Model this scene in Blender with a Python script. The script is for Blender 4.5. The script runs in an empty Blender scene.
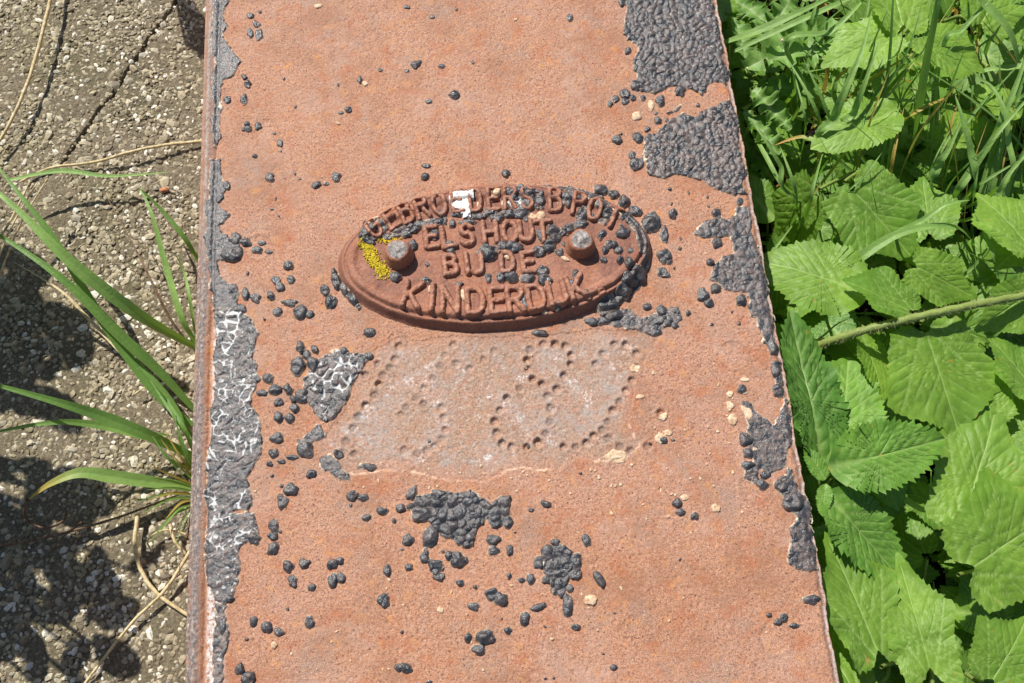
import bpy, math, random
import numpy as np
from mathutils import Vector, Matrix

R = math.radians
random.seed(7); rng = np.random.default_rng(7)
scn = bpy.context.scene
C = scn.collection

# ------------------------------------------------------------------ camera
F = 900.0                                   # focal length in pixels of a 1024 px wide frame
BW = 0.40                                   # width of the beam in metres
_d = np.array([-231.0, 2775.5, -F]); _Y = _d / np.linalg.norm(_d)
_Z = np.array([0, F, 2775.5]); _Z /= np.linalg.norm(_Z)
_X = np.cross(_Y, _Z)
M = np.array([_X, _Y, _Z])                  # camera space -> world space
def ray(px, py):
    c = np.stack([np.asarray(px, float) - 512, -(np.asarray(py, float) - 341.5), np.full_like(np.asarray(px, float), -F)], -1)
    return c @ M.T
def _hit(px, py):
    r = ray(px, py); return r / -r[..., 2:3]
l_, r_ = _hit(200.0, 341.5), _hit(779.0, 341.5)
CH = BW / (r_[0] - l_[0])
CAM = np.array([-(l_[0] + r_[0]) / 2 * CH, -l_[1] * CH, CH])
def at(px, py, z=0.0):
    r = ray(px, py); k = (z - CH) / r[..., 2]
    return CAM + r * k[..., None]
PX = CH / F * 1.05                          # metres per pixel on the top of the beam

cam = bpy.data.cameras.new('camera'); co = bpy.data.objects.new('camera', cam); C.objects.link(co)
cam.lens = F / 1024 * 36; cam.sensor_width = 36; cam.clip_end = 100; cam.clip_start = 0.01
mw = Matrix([list(M[i]) + [CAM[i]] for i in range(3)] + [[0, 0, 0, 1]])
co.matrix_world = mw
scn.camera = co

# ------------------------------------------------------------------ light
AZ = R(-32)          # sun direction: seen from the beam, up and to the left of the picture
EL = R(50)
sv = Vector((math.sin(AZ) * math.cos(EL), math.cos(AZ) * math.cos(EL), math.sin(EL)))
w = bpy.data.worlds.new('World'); scn.world = w; w.use_nodes = True
nt = w.node_tree
sky = nt.nodes.new('ShaderNodeTexSky'); sky.sky_type = 'NISHITA'; sky.sun_disc = False
sky.sun_elevation = EL; sky.sun_rotation = AZ
nt.links.new(sky.outputs[0], nt.nodes['Background'].inputs[0]); nt.nodes['Background'].inputs[1].default_value = 0.065
sl = bpy.data.lights.new('sun', 'SUN'); sl.energy = 4.8; sl.angle = R(0.5); sl.color = (1.0, 0.955, 0.88)
so = bpy.data.objects.new('sun', sl); C.objects.link(so)
so.rotation_euler = sv.to_track_quat('Z', 'Y').to_euler(); so.location = sv * 5
scn.view_settings.view_transform = 'Standard'; scn.view_settings.look = 'None'
scn.view_settings.gamma = 1; scn.view_settings.exposure = 0.37
scn.cycles.max_bounces = 6; scn.cycles.transparent_max_bounces = 4

# ------------------------------------------------------------------ noise
def _h(ix, iy, s):
    v = np.sin(ix * 127.1 + iy * 311.7 + s * 74.7) * 43758.5453
    return v - np.floor(v)
def vn(x, y, s=0):
    ix, iy = np.floor(x), np.floor(y); fx, fy = x - ix, y - iy
    fx = fx * fx * (3 - 2 * fx); fy = fy * fy * (3 - 2 * fy)
    a, b, c, d = _h(ix, iy, s), _h(ix + 1, iy, s), _h(ix, iy + 1, s), _h(ix + 1, iy + 1, s)
    return (a + (b - a) * fx) * (1 - fy) + (c + (d - c) * fx) * fy
def fbm(x, y, s=0, o=3):
    t = 0; a = 1; n = 0
    for k in range(o):
        t = t + a * (vn(x * 2 ** k, y * 2 ** k, s + k * 3.3) - .5); n += a; a *= .5
    return t / n * 2
def worley(x, y, s=0):
    ix, iy = np.floor(x), np.floor(y)
    f1 = np.full(x.shape, 9.); f2 = np.full(x.shape, 9.); cid = np.zeros(x.shape)
    for dx in (-1, 0, 1):
        for dy in (-1, 0, 1):
            jx, jy = ix + dx, iy + dy
            px = jx + _h(jx, jy, s); py = jy + _h(jx, jy, s + 9)
            d = np.hypot(px - x, py - y); c = _h(jx, jy, s + 17)
            n1 = d < f1
            f2 = np.where(n1, f1, np.minimum(f2, d)); cid = np.where(n1, c, cid); f1 = np.where(n1, d, f1)
    return f1, f2, cid
def ss(a, b, x):
    t = np.clip((x - a) / (b - a), 0, 1); return t * t * (3 - 2 * t)
def sdist(x, y, P):
    """signed distance to polygon, positive inside"""
    P = np.asarray(P); d = np.full(x.shape, 1e9); ins = np.zeros(x.shape, bool)
    for i in range(len(P)):
        a, b = P[i], P[(i + 1) % len(P)]
        e = b - a; t = np.clip(((x - a[0]) * e[0] + (y - a[1]) * e[1]) / (e @ e + 1e-12), 0, 1)
        d = np.minimum(d, np.hypot(x - a[0] - t * e[0], y - a[1] - t * e[1]))
        if a[1] != b[1]:
            c = ((a[1] > y) != (b[1] > y)) & (x < (b[0] - a[0]) * (y - a[1]) / (b[1] - a[1]) + a[0])
            ins ^= c
    return np.where(ins, d, -d)
def segd(x, y, a, b):
    e = (b[0] - a[0], b[1] - a[1]); L = e[0] ** 2 + e[1] ** 2 + 1e-12
    t = np.clip(((x - a[0]) * e[0] + (y - a[1]) * e[1]) / L, 0, 1)
    return np.hypot(x - a[0] - t * e[0], y - a[1] - t * e[1]), t

# ------------------------------------------------------------------ object helpers
ORG = {}
def mesh(name, V, Fc, mat, parent=None, attrs=None, smooth=True, origin=None, mats=None, midx=None):
    V = np.asarray(V, float)
    o0 = ORG[parent.name] if parent is not None else (np.asarray(origin, float) if origin is not None else np.array([V[:, 0].mean(), V[:, 1].mean(), V[:, 2].min()]))
    me = bpy.data.meshes.new(name)
    Fa = np.asarray(Fc, dtype=np.int32) if not isinstance(Fc, list) else None
    if Fa is not None and Fa.ndim == 2:
        n = len(Fa); k = Fa.shape[1]
        me.vertices.add(len(V)); me.vertices.foreach_set('co', (V - o0).astype(np.float32).ravel())
        me.loops.add(n * k); me.loops.foreach_set('vertex_index', Fa.ravel())
        me.polygons.add(n); me.polygons.foreach_set('loop_start', np.arange(0, n * k, k, dtype=np.int32))
        me.polygons.foreach_set('loop_total', np.full(n, k, dtype=np.int32))
        me.update(calc_edges=True); me.validate()
    else:
        me.from_pydata([tuple(v) for v in (V - o0)], [], [tuple(int(i) for i in f) for f in Fc]); me.update()
    me.polygons.foreach_set('use_smooth', [smooth] * len(me.polygons))
    for k, v in (attrs or {}).items():
        a = me.attributes.new(k, 'FLOAT', 'POINT'); a.data.foreach_set('value', np.asarray(v, np.float32))
    for m in (mats or [mat]): me.materials.append(m)
    if midx is not None: me.polygons.foreach_set('material_index', midx)
    o = bpy.data.objects.new(name, me); C.objects.link(o)
    if parent is not None: o.parent = parent
    else: o.location = o0
    ORG[o.name] = o0
    return o
def thing(name, label, cat, loc, group=None):
    o = bpy.data.objects.new(name, None); C.objects.link(o); o.location = loc; o.empty_display_size = .02
    ORG[o.name] = np.asarray(loc, float)
    return tag(o, label, cat, group)
def tag(o, label=None, cat=None, group=None, kind=None):
    for k, v in (('label', label), ('category', cat), ('group', group), ('kind', kind)):
        if v: o[k] = v
    return o
def gridfaces(nx, ny, keep=None):
    i = np.arange(nx * ny).reshape(ny, nx)
    f = np.stack([i[:-1, :-1], i[:-1, 1:], i[1:, 1:], i[1:, :-1]], -1).reshape(-1, 4)
    if keep is not None:
        k = keep.reshape(ny, nx); kk = (k[:-1, :-1] | k[:-1, 1:] | k[1:, 1:] | k[1:, :-1]).ravel()
        f = f[kk]
    return f
def compact(V, f, attrs):
    u, inv = np.unique(f, return_inverse=True)
    return V[u], inv.reshape(f.shape), {k: v[u] for k, v in attrs.items()}

# ------------------------------------------------------------------ materials
class MT:
    def __init__(s, name):
        s.m = bpy.data.materials.new(name); s.m.use_nodes = True; s.n = s.m.node_tree.nodes; s.l = s.m.node_tree.links
        s.b = s.n['Principled BSDF']; s.pos = s.n.new('ShaderNodeNewGeometry').outputs['Position']
    def lk(s, a, b):
        s.l.new(a, b)
    def val(s, node, i, v):
        if v is None: return
        if hasattr(v, 'is_output'): s.l.new(v, node.inputs[i])
        else: node.inputs[i].default_value = v
    def noise(s, sc, det=3, rough=.55, vec=None, out='Fac'):
        n = s.n.new('ShaderNodeTexNoise'); n.inputs['Scale'].default_value = sc; n.inputs['Detail'].default_value = det
        n.inputs['Roughness'].default_value = rough; s.l.new(vec or s.pos, n.inputs['Vector']); return n.outputs[out]
    def vor(s, sc, feat='F1', out='Distance', rnd=1):
        n = s.n.new('ShaderNodeTexVoronoi'); n.feature = feat; n.inputs['Scale'].default_value = sc
        n.inputs['Randomness'].default_value = rnd; s.l.new(s.pos, n.inputs['Vector']); return n.outputs[out]
    def ramp(s, f, pts, interp='LINEAR'):
        n = s.n.new('ShaderNodeValToRGB'); n.color_ramp.interpolation = interp; e = n.color_ramp.elements
        while len(e) < len(pts): e.new(.5)
        for i, (p, c) in enumerate(pts):
            e[i].position = p; e[i].color = (c, c, c, 1) if not isinstance(c, tuple) else (*c, 1)
        s.l.new(f, n.inputs[0]); return n.outputs[0]
    def mix(s, f, a, b, mode='MIX'):
        n = s.n.new('ShaderNodeMix'); n.data_type = 'RGBA'; n.blend_type = mode
        s.val(n, 0, f)
        for i, v in ((6, a), (7, b)):
            if isinstance(v, tuple): v = (*v, 1)
            s.val(n, i, v)
        return n.outputs[2]
    def math(s, op, a, b=None, clamp=False):
        n = s.n.new('ShaderNodeMath'); n.operation = op; n.use_clamp = clamp
        s.val(n, 0, a); s.val(n, 1, b); return n.outputs[0]
    def attr(s, name):
        n = s.n.new('ShaderNodeAttribute'); n.attribute_name = name; return n.outputs['Fac']
    def bump(s, h, st=.5, dist=.001, nrm=None):
        n = s.n.new('ShaderNodeBump'); n.inputs['Strength'].default_value = st; n.inputs['Distance'].default_value = dist
        s.l.new(h, n.inputs['Height'])
        if nrm: s.l.new(nrm, n.inputs['Normal'])
        return n.outputs[0]
    def fin(s, col=None, rough=None, nrm=None, spec=.4, metal=None):
        s.val(s.b, 'Base Color', (*col, 1) if isinstance(col, tuple) else col)
        s.val(s.b, 'Roughness', rough); s.val(s.b, 'Metallic', metal)
        s.b.inputs['Specular IOR Level'].default_value = spec
        if nrm: s.l.new(nrm, s.b.inputs['Normal'])
        return s.m

def rust_mat(name, dark=0.0):
    t = MT(name)
    n1 = t.noise(22, 4); n2 = t.noise(420, 4, .7); n3 = t.noise(1300, 2, .7)
    sx = t.n.new('ShaderNodeSeparateXYZ'); t.lk(t.pos, sx.inputs[0])
    n4 = t.noise(9, 3, .6)
    c = t.ramp(n1, [(.28, (.36, .145, .068)), (.5, (.40, .18, .098)), (.72, (.40, .21, .14))])
    c = t.mix(t.ramp(n4, [(.42, 0.), (.60, .8)]), c, (.40, .20, .135))
    c = t.mix(t.ramp(n2, [(.45, 0.), (.60, .8)]), c, (.50, .26, .155))
    c = t.mix(t.ramp(n3, [(.53, 0.), (.62, .8)]), c, (.56, .36, .26))
    c = t.mix(t.ramp(t.noise(620, 4, .85), [(.41, .95), (.485, 0.)]), c, (.19, .085, .055))
    c = t.mix(t.ramp(t.noise(14, 7, .78), [(.49, 0.), (.60, .65)]), c, (.29, .13, .07))
    c = t.mix(t.ramp(t.noise(17, 7, .8, out='Color'), [(.52, 0.), (.62, .5)]), c, (.47, .30, .23))
    c = t.mix(t.ramp(t.noise(60, 5, .7), [(.52, 0.), (.66, .6)]), c, (.38, .12, .045))
    c = t.mix(t.ramp(t.noise(26, 6, .75), [(.52, 0.), (.68, .65)]), c, t.mix(t.ramp(n3, [(.4, 0.), (.6, 1.)]), (.20, .13, .10), (.40, .29, .23)))
    c = t.mix(t.ramp(t.noise(90, 5, .75), [(.56, 0.), (.68, .7)]), c, (.55, .24, .075))
    c = t.mix(t.ramp(t.noise(1500, 1), [(.68, 0.), (.73, .9)]), c, (.75, .58, .44))
    c = t.mix(t.math('MULTIPLY', t.ramp(t.vor(260), [(.10, 1.), (.18, 0.)]), t.ramp(t.noise(40, 2), [(.42, 0.), (.52, .95)])), c, (.14, .05, .03))
    # scoured grey film
    g = t.ramp(t.noise(700, 4, .75), [(.34, (.17, .10, .065)), (.5, (.34, .225, .16)), (.64, (.50, .37, .29))])
    g = t.mix(t.ramp(t.noise(34, 4, .7), [(.45, 0.), (.62, .75)]), g, t.ramp(n3, [(.35, (.22, .21, .20)), (.65, (.47, .42, .39))]))
    w_ = t.math('MULTIPLY', t.ramp(t.noise(60, 4, .7), [(.52, 0.), (.64, 1.)]), t.ramp(t.noise(520, 4, .8), [(.50, 0.), (.58, 1.)]))
    g = t.mix(w_, g, (.72, .68, .66))
    sc = t.attr('scour')
    c = t.mix(t.math('ADD', t.math('MULTIPLY', sc, .66), t.math('MULTIPLY', t.math('SUBTRACT', t.noise(150, 5, .85), .5), t.math('MULTIPLY', sc, 3.5)), True), c, g)
    crk = t.math('MULTIPLY', t.attr('crust'), t.ramp(t.noise(330, 4, .8), [(.42, 0.), (.52, 1.)]))
    c = t.mix(t.attr('flake'), c, (.80, .56, .40))
    gm = t.math('MULTIPLY', t.attr('grime_shade'), t.ramp(t.noise(500, 3, .7), [(.35, .3), (.6, 1.)]))
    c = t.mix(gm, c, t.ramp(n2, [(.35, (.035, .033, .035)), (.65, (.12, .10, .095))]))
    c = t.mix(crk, c, t.ramp(n3, [(.3, (.40, .36, .34)), (.6, (.70, .67, .65))]))
    c = t.mix(t.math('MULTIPLY', t.attr('bead'), t.ramp(t.noise(130, 4, .7), [(.36, .3), (.5, 1.)])), c, t.ramp(t.noise(380, 5, .8), [(.38, (.05, .05, .055)), (.5, (.16, .14, .135)), (.58, (.30, .24, .21)), (.66, (.62, .58, .55))]))
    if dark: c = t.mix(dark, c, (.26, .085, .05))
    h = t.math('ADD', t.math('MULTIPLY', n2, 1.3), t.math('MULTIPLY', n3, .6))
    return t.fin(c, t.ramp(n2, [(.3, .55), (.7, .85)]), t.bump(h, .6, .0009), .4)
M_rust = rust_mat('rusty red primer')
M_cast = rust_mat('rusty cast iron', .5)

def paint_mat(name, gloss=.26):
    t = MT(name)
    n1 = t.noise(45, 4, .6); n2 = t.noise(700, 4, .7)
    c = t.ramp(n1, [(.3, (.018, .020, .024)), (.6, (.034, .037, .044)), (.8, (.075, .077, .082))])
    c = t.mix(t.ramp(n2, [(.52, 0.), (.68, .5)]), c, (.10, .105, .12))
    c = t.mix(t.ramp(t.noise(260, 4, .7), [(.62, 0.), (.70, .7)]), c, (.19, .13, .10))
    c = t.mix(t.math('MULTIPLY', t.attr('worn'), t.ramp(t.noise(160, 4, .75), [(.44, 0.), (.56, .9)])), c, (.36, .25, .20))
    c = t.mix(t.attr('white'), c, t.ramp(n2, [(.3, (.34, .34, .34)), (.6, (.68, .68, .67))]))
    e = t.math('MULTIPLY', t.attr('rim'), t.ramp(t.noise(150, 3, .7), [(.44, 0.), (.54, 1.)]))
    c = t.mix(e, c, t.ramp(n2, [(.35, (.55, .36, .22)), (.65, (.85, .74, .58))]))
    return t.fin(c, t.ramp(n2, [(.35, gloss - .08), (.7, gloss + .25)]), t.bump(t.math('ADD', n2, t.noise(260, 4, .7)), .55, .0010), .7)
M_paint = paint_mat('blistered black paint')

def flat_mat(name, cols, sc=500, bumpd=.0006, rough=.7, spec=.3):
    t = MT(name); n = t.noise(sc, 4, .7)
    k = len(cols); c = t.ramp(n, [(.3 + .4 * i / max(1, k - 1), cols[i]) for i in range(k)])
    return t.fin(c, rough, t.bump(n, .7, bumpd), spec)
M_cream = flat_mat('cream undercoat flake', [(.38, .20, .11), (.58, .42, .27), (.74, .62, .47)])
M_white = flat_mat('chalky white paint', [(.35, .30, .26), (.82, .80, .76), (.88, .87, .85)], 350)
M_lichen = flat_mat('yellow lichen', [(.10, .08, .01), (.50, .38, .02), (.72, .58, .04)], 600, .001, .9)
M_zinc = flat_mat('worn rivet top', [(.05, .035, .03), (.20, .17, .155), (.50, .47, .45)], 260, .0022, .5, .5)
def soil():
    t = MT('dark soil'); n = t.noise(90, 6, .7)
    c = t.ramp(n, [(.35, (.010, .008, .005)), (.55, (.035, .026, .016)), (.75, (.10, .08, .05))])
    return t.fin(c, .9, t.bump(n, 1., .01), .2)
M_soil = soil()
def cement():
    t = MT('cement matrix'); n = t.noise(500, 5, .7); m = t.noise(9, 4, .6)
    c = t.ramp(n, [(.3, (.085, .067, .043)), (.5, (.19, .155, .105)), (.7, (.33, .27, .19))])
    c = t.mix(t.ramp(m, [(.45, 0.), (.65, .55)]), c, (.10, .095, .045))
    return t.fin(c, .9, t.bump(n, .8, .002), .2)
M_cem = cement()
def pebble():
    t = MT('aggregate pebbles')
    g = t.n.new('ShaderNodeNewGeometry').outputs['Random Per Island']
    c = t.ramp(g, [(0., (.13, .10, .066)), (.2, (.24, .195, .125)), (.42, (.35, .29, .19)), (.66, (.47, .40, .27)), (.8, (.30, .27, .21)), (.88, (.62, .55, .41)), (.97, (.80, .76, .66))])
    c = t.mix(t.ramp(t.noise(7, 4, .6), [(.42, 0.), (.68, .45)]), c, (.27, .24, .09))
    c = t.mix(t.ramp(t.noise(600, 3, .7), [(.45, 0.), (.7, .6)]), c, (.16, .13, .085))
    return t.fin(c, .62, t.bump(t.noise(900, 3, .7), .6, .0006), .4)
M_peb = pebble()

def leaf_mat(name, a, b, vein=(.30, .42, .12), tr=(.30, .55, .03), k=.38, stripe=False):
    t = MT(name)
    tint = t.attr('tint')
    n = t.noise(70, 4, .6)
    c = t.mix(tint, a, b)
    c = t.mix(t.ramp(n, [(.35, 0.), (.7, .45)]), c, tuple(x * .6 for x in a))
    c = t.mix(t.math('MULTIPLY', t.attr('vein'), .65), c, vein)
    c = t.mix(t.attr('dry'), c, (.66, .30, .06))
    n2 = t.noise(420, 3, .6)
    bm = t.bump(n2, .45, .0009)
    t.fin(c, t.ramp(n, [(.3, .42), (.7, .6)]), bm, .42)
    tb = t.n.new('ShaderNodeBsdfTranslucent')
    t.val(tb, 'Color', t.mix(t.attr('dry'), t.mix(tint, tuple(x * .75 for x in tr), tr), (.5, .3, .08)))
    mx = t.n.new('ShaderNodeMixShader'); mx.inputs[0].default_value = k
    t.lk(t.b.outputs[0], mx.inputs[1]); t.lk(tb.outputs[0], mx.inputs[2])
    t.lk(mx.outputs[0], t.n['Material Output'].inputs[0])
    return t.m
M_leaf = leaf_mat('broad leaf', (.115, .26, .03), (.265, .45, .055), (.45, .61, .19), (.38, .60, .03))
M_nettle = leaf_mat('nettle leaf', (.08, .21, .03), (.20, .39, .05), (.38, .54, .16), (.20, .46, .03), .3)
M_grass = leaf_mat('grass blade', (.09, .22, .035), (.32, .50, .13), (.25, .42, .12), (.25, .5, .04), .35)
M_thistle = leaf_mat('thistle leaf', (.11, .25, .04), (.27, .46, .11), (.35, .45, .2), (.22, .45, .04), .3)
M_straw = flat_mat('dry straw', [(.30, .22, .10), (.58, .46, .25), (.72, .62, .40)], 260, .0004, .7)
M_brown = flat_mat('brown dead stem', [(.06, .035, .02), (.16, .095, .055), (.26, .17, .10)], 260, .0004, .7)
M_stem = leaf_mat('green stem', (.20, .26, .06), (.32, .42, .11), k=.1)

# ------------------------------------------------------------------ the surface of the beam and its plate
XL = at(190.5, 600.)[0]; XR = float(np.mean([at(721., 10.)[0], at(779., 341.)[0], at(835., 670.)[0]]))
BH = -0.075                                  # top of the pavement
EC = at(494., 256., .008)
EA = (at(652., 252., .0)[0] - at(337., 252., .0)[0]) / 2
_top, _bot = at(507., 177., 0.010), at(490., 333., 0.0)
EB = (_top[1] - _bot[1]) / 2; EC = np.array([(at(652., 252., .0)[0] + at(337., 252., .0)[0]) / 2, (_top[1] + _bot[1]) / 2])
def eldist(x, y):
    u, v = (x - EC[0]) / EA, (y - EC[1]) / EB
    e = np.hypot(u, v) + 1e-6
    return (1 - e) * e * 1.0 / (np.hypot(u / EA, v / EB) / e + 1e-9) / np.maximum(e, .25)
def plaque_h(x, y):
    d = eldist(x, y) + fbm(x * 90, y * 90, 5) * .0006
    h = .0085 * ss(0, .0060, d) - .0010 * np.exp(-((d - .0068) / .0012) ** 2) + .0022 * ss(.0070, .0100, d) - .0016 * ss(.0125, .0160, d)
    h = h + ss(.002, .01, d) * (fbm(x * 120, y * 120, 2) * .0005 + fbm(x * 500, y * 500, 4) * .00018)
    return np.where(d > 0, h, -.002)
HOLES = [(399,346),(395,359),(377.5,364),(389.6,368),(382.6,375.5),(365,374.7),(378.5,384),(374.4,395),(365.6,405.4),(358.5,416.7),(352.7,428),(346,441.7),(354,454),(341,454),
(453.3,344.8),(444.5,355),(440,366),(456.4,363.8),(469.5,368.5),(483.9,359.3),(494,351),(433,378),(424,388.4),(416,398),(424,404),(406,407.5),(401,414.6),(441.8,408),(444,417),(445,430),(441.8,440),(434.9,446.4),(427,451),(404.5,450.5),(417.5,454),
(543.5,344),(555,344),(565.7,346),(530,349.5),(571,355),(527,360),(570.6,364),(528,369),(564,375.5),(532.7,379),(542,384),(557,389),(520,388),(547.6,396),(507,398),(550.7,408),(500,410),(549.7,422),(494.8,421.6),(545.6,433.5),(496.8,433),(502.5,443.7),(511.8,447),(527,447),(537.8,442.7),
(595.8,364),(603.4,354),(614.8,344),(626,344),(636.8,353.6),(636,368),(632,380),(626,390.5),(619.8,402),(613,410.5),(607.5,421.6),(602,430),(608.5,438.6),(593.7,436),(586.6,443),(575.7,447),(563.6,447),(620,446.4),(631,451),(647.6,446.4),(661,413)]
HP = at(np.array([h[0] for h in HOLES], float), np.array([h[1] for h in HOLES], float))
GREY = {2,3,4,5,7,9,10,11,12,16,21,23,24,25,34,38,47,50,52,54,68,70,71,72,75,77,78,79}
SCOUR = [(372,352),(400,340),(450,337),(520,336),(580,331),(640,328),(660,318),(672,322),(655,345),(640,372),(632,400),(628,425),(640,446),(625,456),(598,460),(575,458),(560,466),(530,470),(505,468),(480,484),(455,482),(440,478),(415,472),(385,468),(350,472),(332,458),(325,440),(345,402),(358,375)]
SCP = np.array([at(float(a), float(b))[:2] for a, b in SCOUR])
RINGS = [(265,127,10),(733,355,15),(755,487,15),(775,638,15),(258,247,14),(397,340,9)]
def base_h(x, y):
    """height of the bare beam top; also returns colour masks"""
    h = fbm(x * 25, y * 25, 1) * .0003 + fbm(x * 300, y * 300, 2) * .00016 + fbm(x * 900, y * 900, 3, 2) * .00010
    f1, f2, _ = worley(x * 160, y * 160, 4); h = h - .0004 * np.exp(-(f1 / .16) ** 2)
    # left rim: rounded edge, shallow groove, then the flat
    a = x - XL + fbm(x * 5, y * 30, 8) * .0006
    h = h - .006 * (1 - ss(-.0035, .0030, a)) - .0016 * np.exp(-((a - .0090) / .0016) ** 2)
    b = XR - x + fbm(x * 5, y * 40, 18) * .0012 + fbm(x * 30, y * 200, 19, 3) * .0008
    h = h - .0022 * (1 - ss(.0005, .0050, b)) - .012 * (1 - ss(-.0022, -.0005, b))
    sd = sdist(x, y, SCP) + fbm(x * 60, y * 60, 11, 4) * .0045
    scour = ss(-.004, .013, sd)
    h = h - .0004 * ss(-.0006, .0004, sd)
    flake = .75 * np.exp(-((sd + .0002) / .0006) ** 2) * ss(.1, .35, vn(x * 55, y * 55, 31)) * (y < SCP[:, 1].mean() - .015) * ss(.3, .6, vn(x * 300, y * 300, 33))
    grime_shade = np.zeros_like(x)
    rr = .0029
    for i, p in enumerate(HP):
        q = rr * 1.1 * (1 + .25 * (_h(float(i), 3., 1) - .5))
        d = np.hypot(x - p[0], y - p[1])
        m = d < q * 2.2
        if not m.any(): continue
        dd = d[m]
        dep = (.0024 if i not in GREY else .0011) * (.6 + .5 * float(_h(float(i), 7., 2))) * (.55 if 12 < i < 35 else 1)
        h[m] -= dep * (1 - ss(.4 * q, 1.02 * q, dd)); h[m] += .00025 * np.exp(-((dd - 1.25 * q) / (.3 * q)) ** 2)
        grime_shade[m] = np.maximum(grime_shade[m], (.45 if i in GREY else 0.) * (1 - ss(.6 * q, 1.1 * q, dd)))
    for px, py, r in RINGS:
        p = at(float(px), float(py)); r *= PX
        d = np.hypot(x - p[0], y - p[1]); k = np.exp(-((d - r) / .0007) ** 2) * (vn(x * 60, y * 60, 3) > .25)
        h = h + .00035 * k - .0002 * (d < r); grime_shade = np.maximum(grime_shade, .3 * k)
    crust = ss(.009, .012, a) * (1 - ss(.019, .024, a)) * ss(at(0., 300.)[1] + .02, at(0., 300.)[1] - .06, y)
    crust = np.maximum(crust, .75 * np.exp(-((a - .001) / .0015) ** 2))
    grime_shade = np.maximum(grime_shade, .5 * (1 - ss(.005, .008, a)) * (a > .0002))
    crust = np.maximum(crust, .8 * np.exp(-((b - .0010) / .0012) ** 2) * (.4 + .6 * vn(x * 20, y * 60, 3)))
    bead = (1 - ss(.0040, .0062, a)) * (.35 + .5 * ss(at(0., 200.)[1], at(0., 330.)[1], y) + .0 * x) if True else 0
    return h, dict(bead=np.clip(bead, 0, 1), scour=scour, crust=crust, grime_shade=grime_shade, flake=flake)
def surf(x, y):
    h, _ = base_h(x, y); p = plaque_h(x, y)
    return np.maximum(h, p)

beam = thing('steel_beam', 'flat rusty red steel beam top with blistered black paint and punched dots, running between pavement and weeds', 'steel beam', (0, 0, -.30))
def nonuni(a, b, fa, fb, s, fs):
    return np.concatenate([np.arange(a, fa, s), np.arange(fa, fb, fs), np.arange(fb, b, s), [b]])
yt, yb = at(400., -10.)[1], at(400., 693.)[1]
xs = np.concatenate([np.arange(XL - .004, XL + .016, .0005), np.arange(XL + .016, at(340., 400.)[0], .0009), np.arange(at(340., 400.)[0], at(668., 400.)[0], .0005), np.arange(at(668., 400.)[0], XR - .008, .0009), np.arange(XR - .008, XR + .003, .0005)])
y1, y2 = at(400., 470.)[1], at(400., 332.)[1]
ys = np.concatenate([np.arange(-1.3, yb, .03), np.arange(yb, y1, .0009), np.arange(y1, y2, .0005), np.arange(y2, yt, .0009), np.arange(yt, 1.4, .03)])
X, Yg = np.meshgrid(xs, ys); x, y = X.ravel(), Yg.ravel()
h, A = base_h(x, y)
mesh('top_plate', np.stack([x, y, h], 1), gridfaces(len(xs), len(ys)), M_rust, beam, A)
def box(name, x0, x1, y0, y1, z0, z1, mat, parent=None, **k):
    V = [(a, b, c) for c in (z0, z1) for b in (y0, y1) for a in (x0, x1)]
    Fq = [(0, 2, 3, 1), (4, 5, 7, 6), (0, 1, 5, 4), (2, 6, 7, 3), (0, 4, 6, 2), (1, 3, 7, 5)]
    return mesh(name, V, np.array(Fq), mat, parent, dict(scour=[0]*8, bead=[0]*8, crust=[0]*8, grime_shade=[0]*8, flake=[0]*8), smooth=False, **k)
box('side_plate', XL - .0035, XL + .010, -1.3, 1.4, -.30, -.0065, M_rust, beam)
box('side_plate', XR - .014, XR - .0045, -1.3, 1.4, -.30, -.0100, M_rust, beam)

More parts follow.
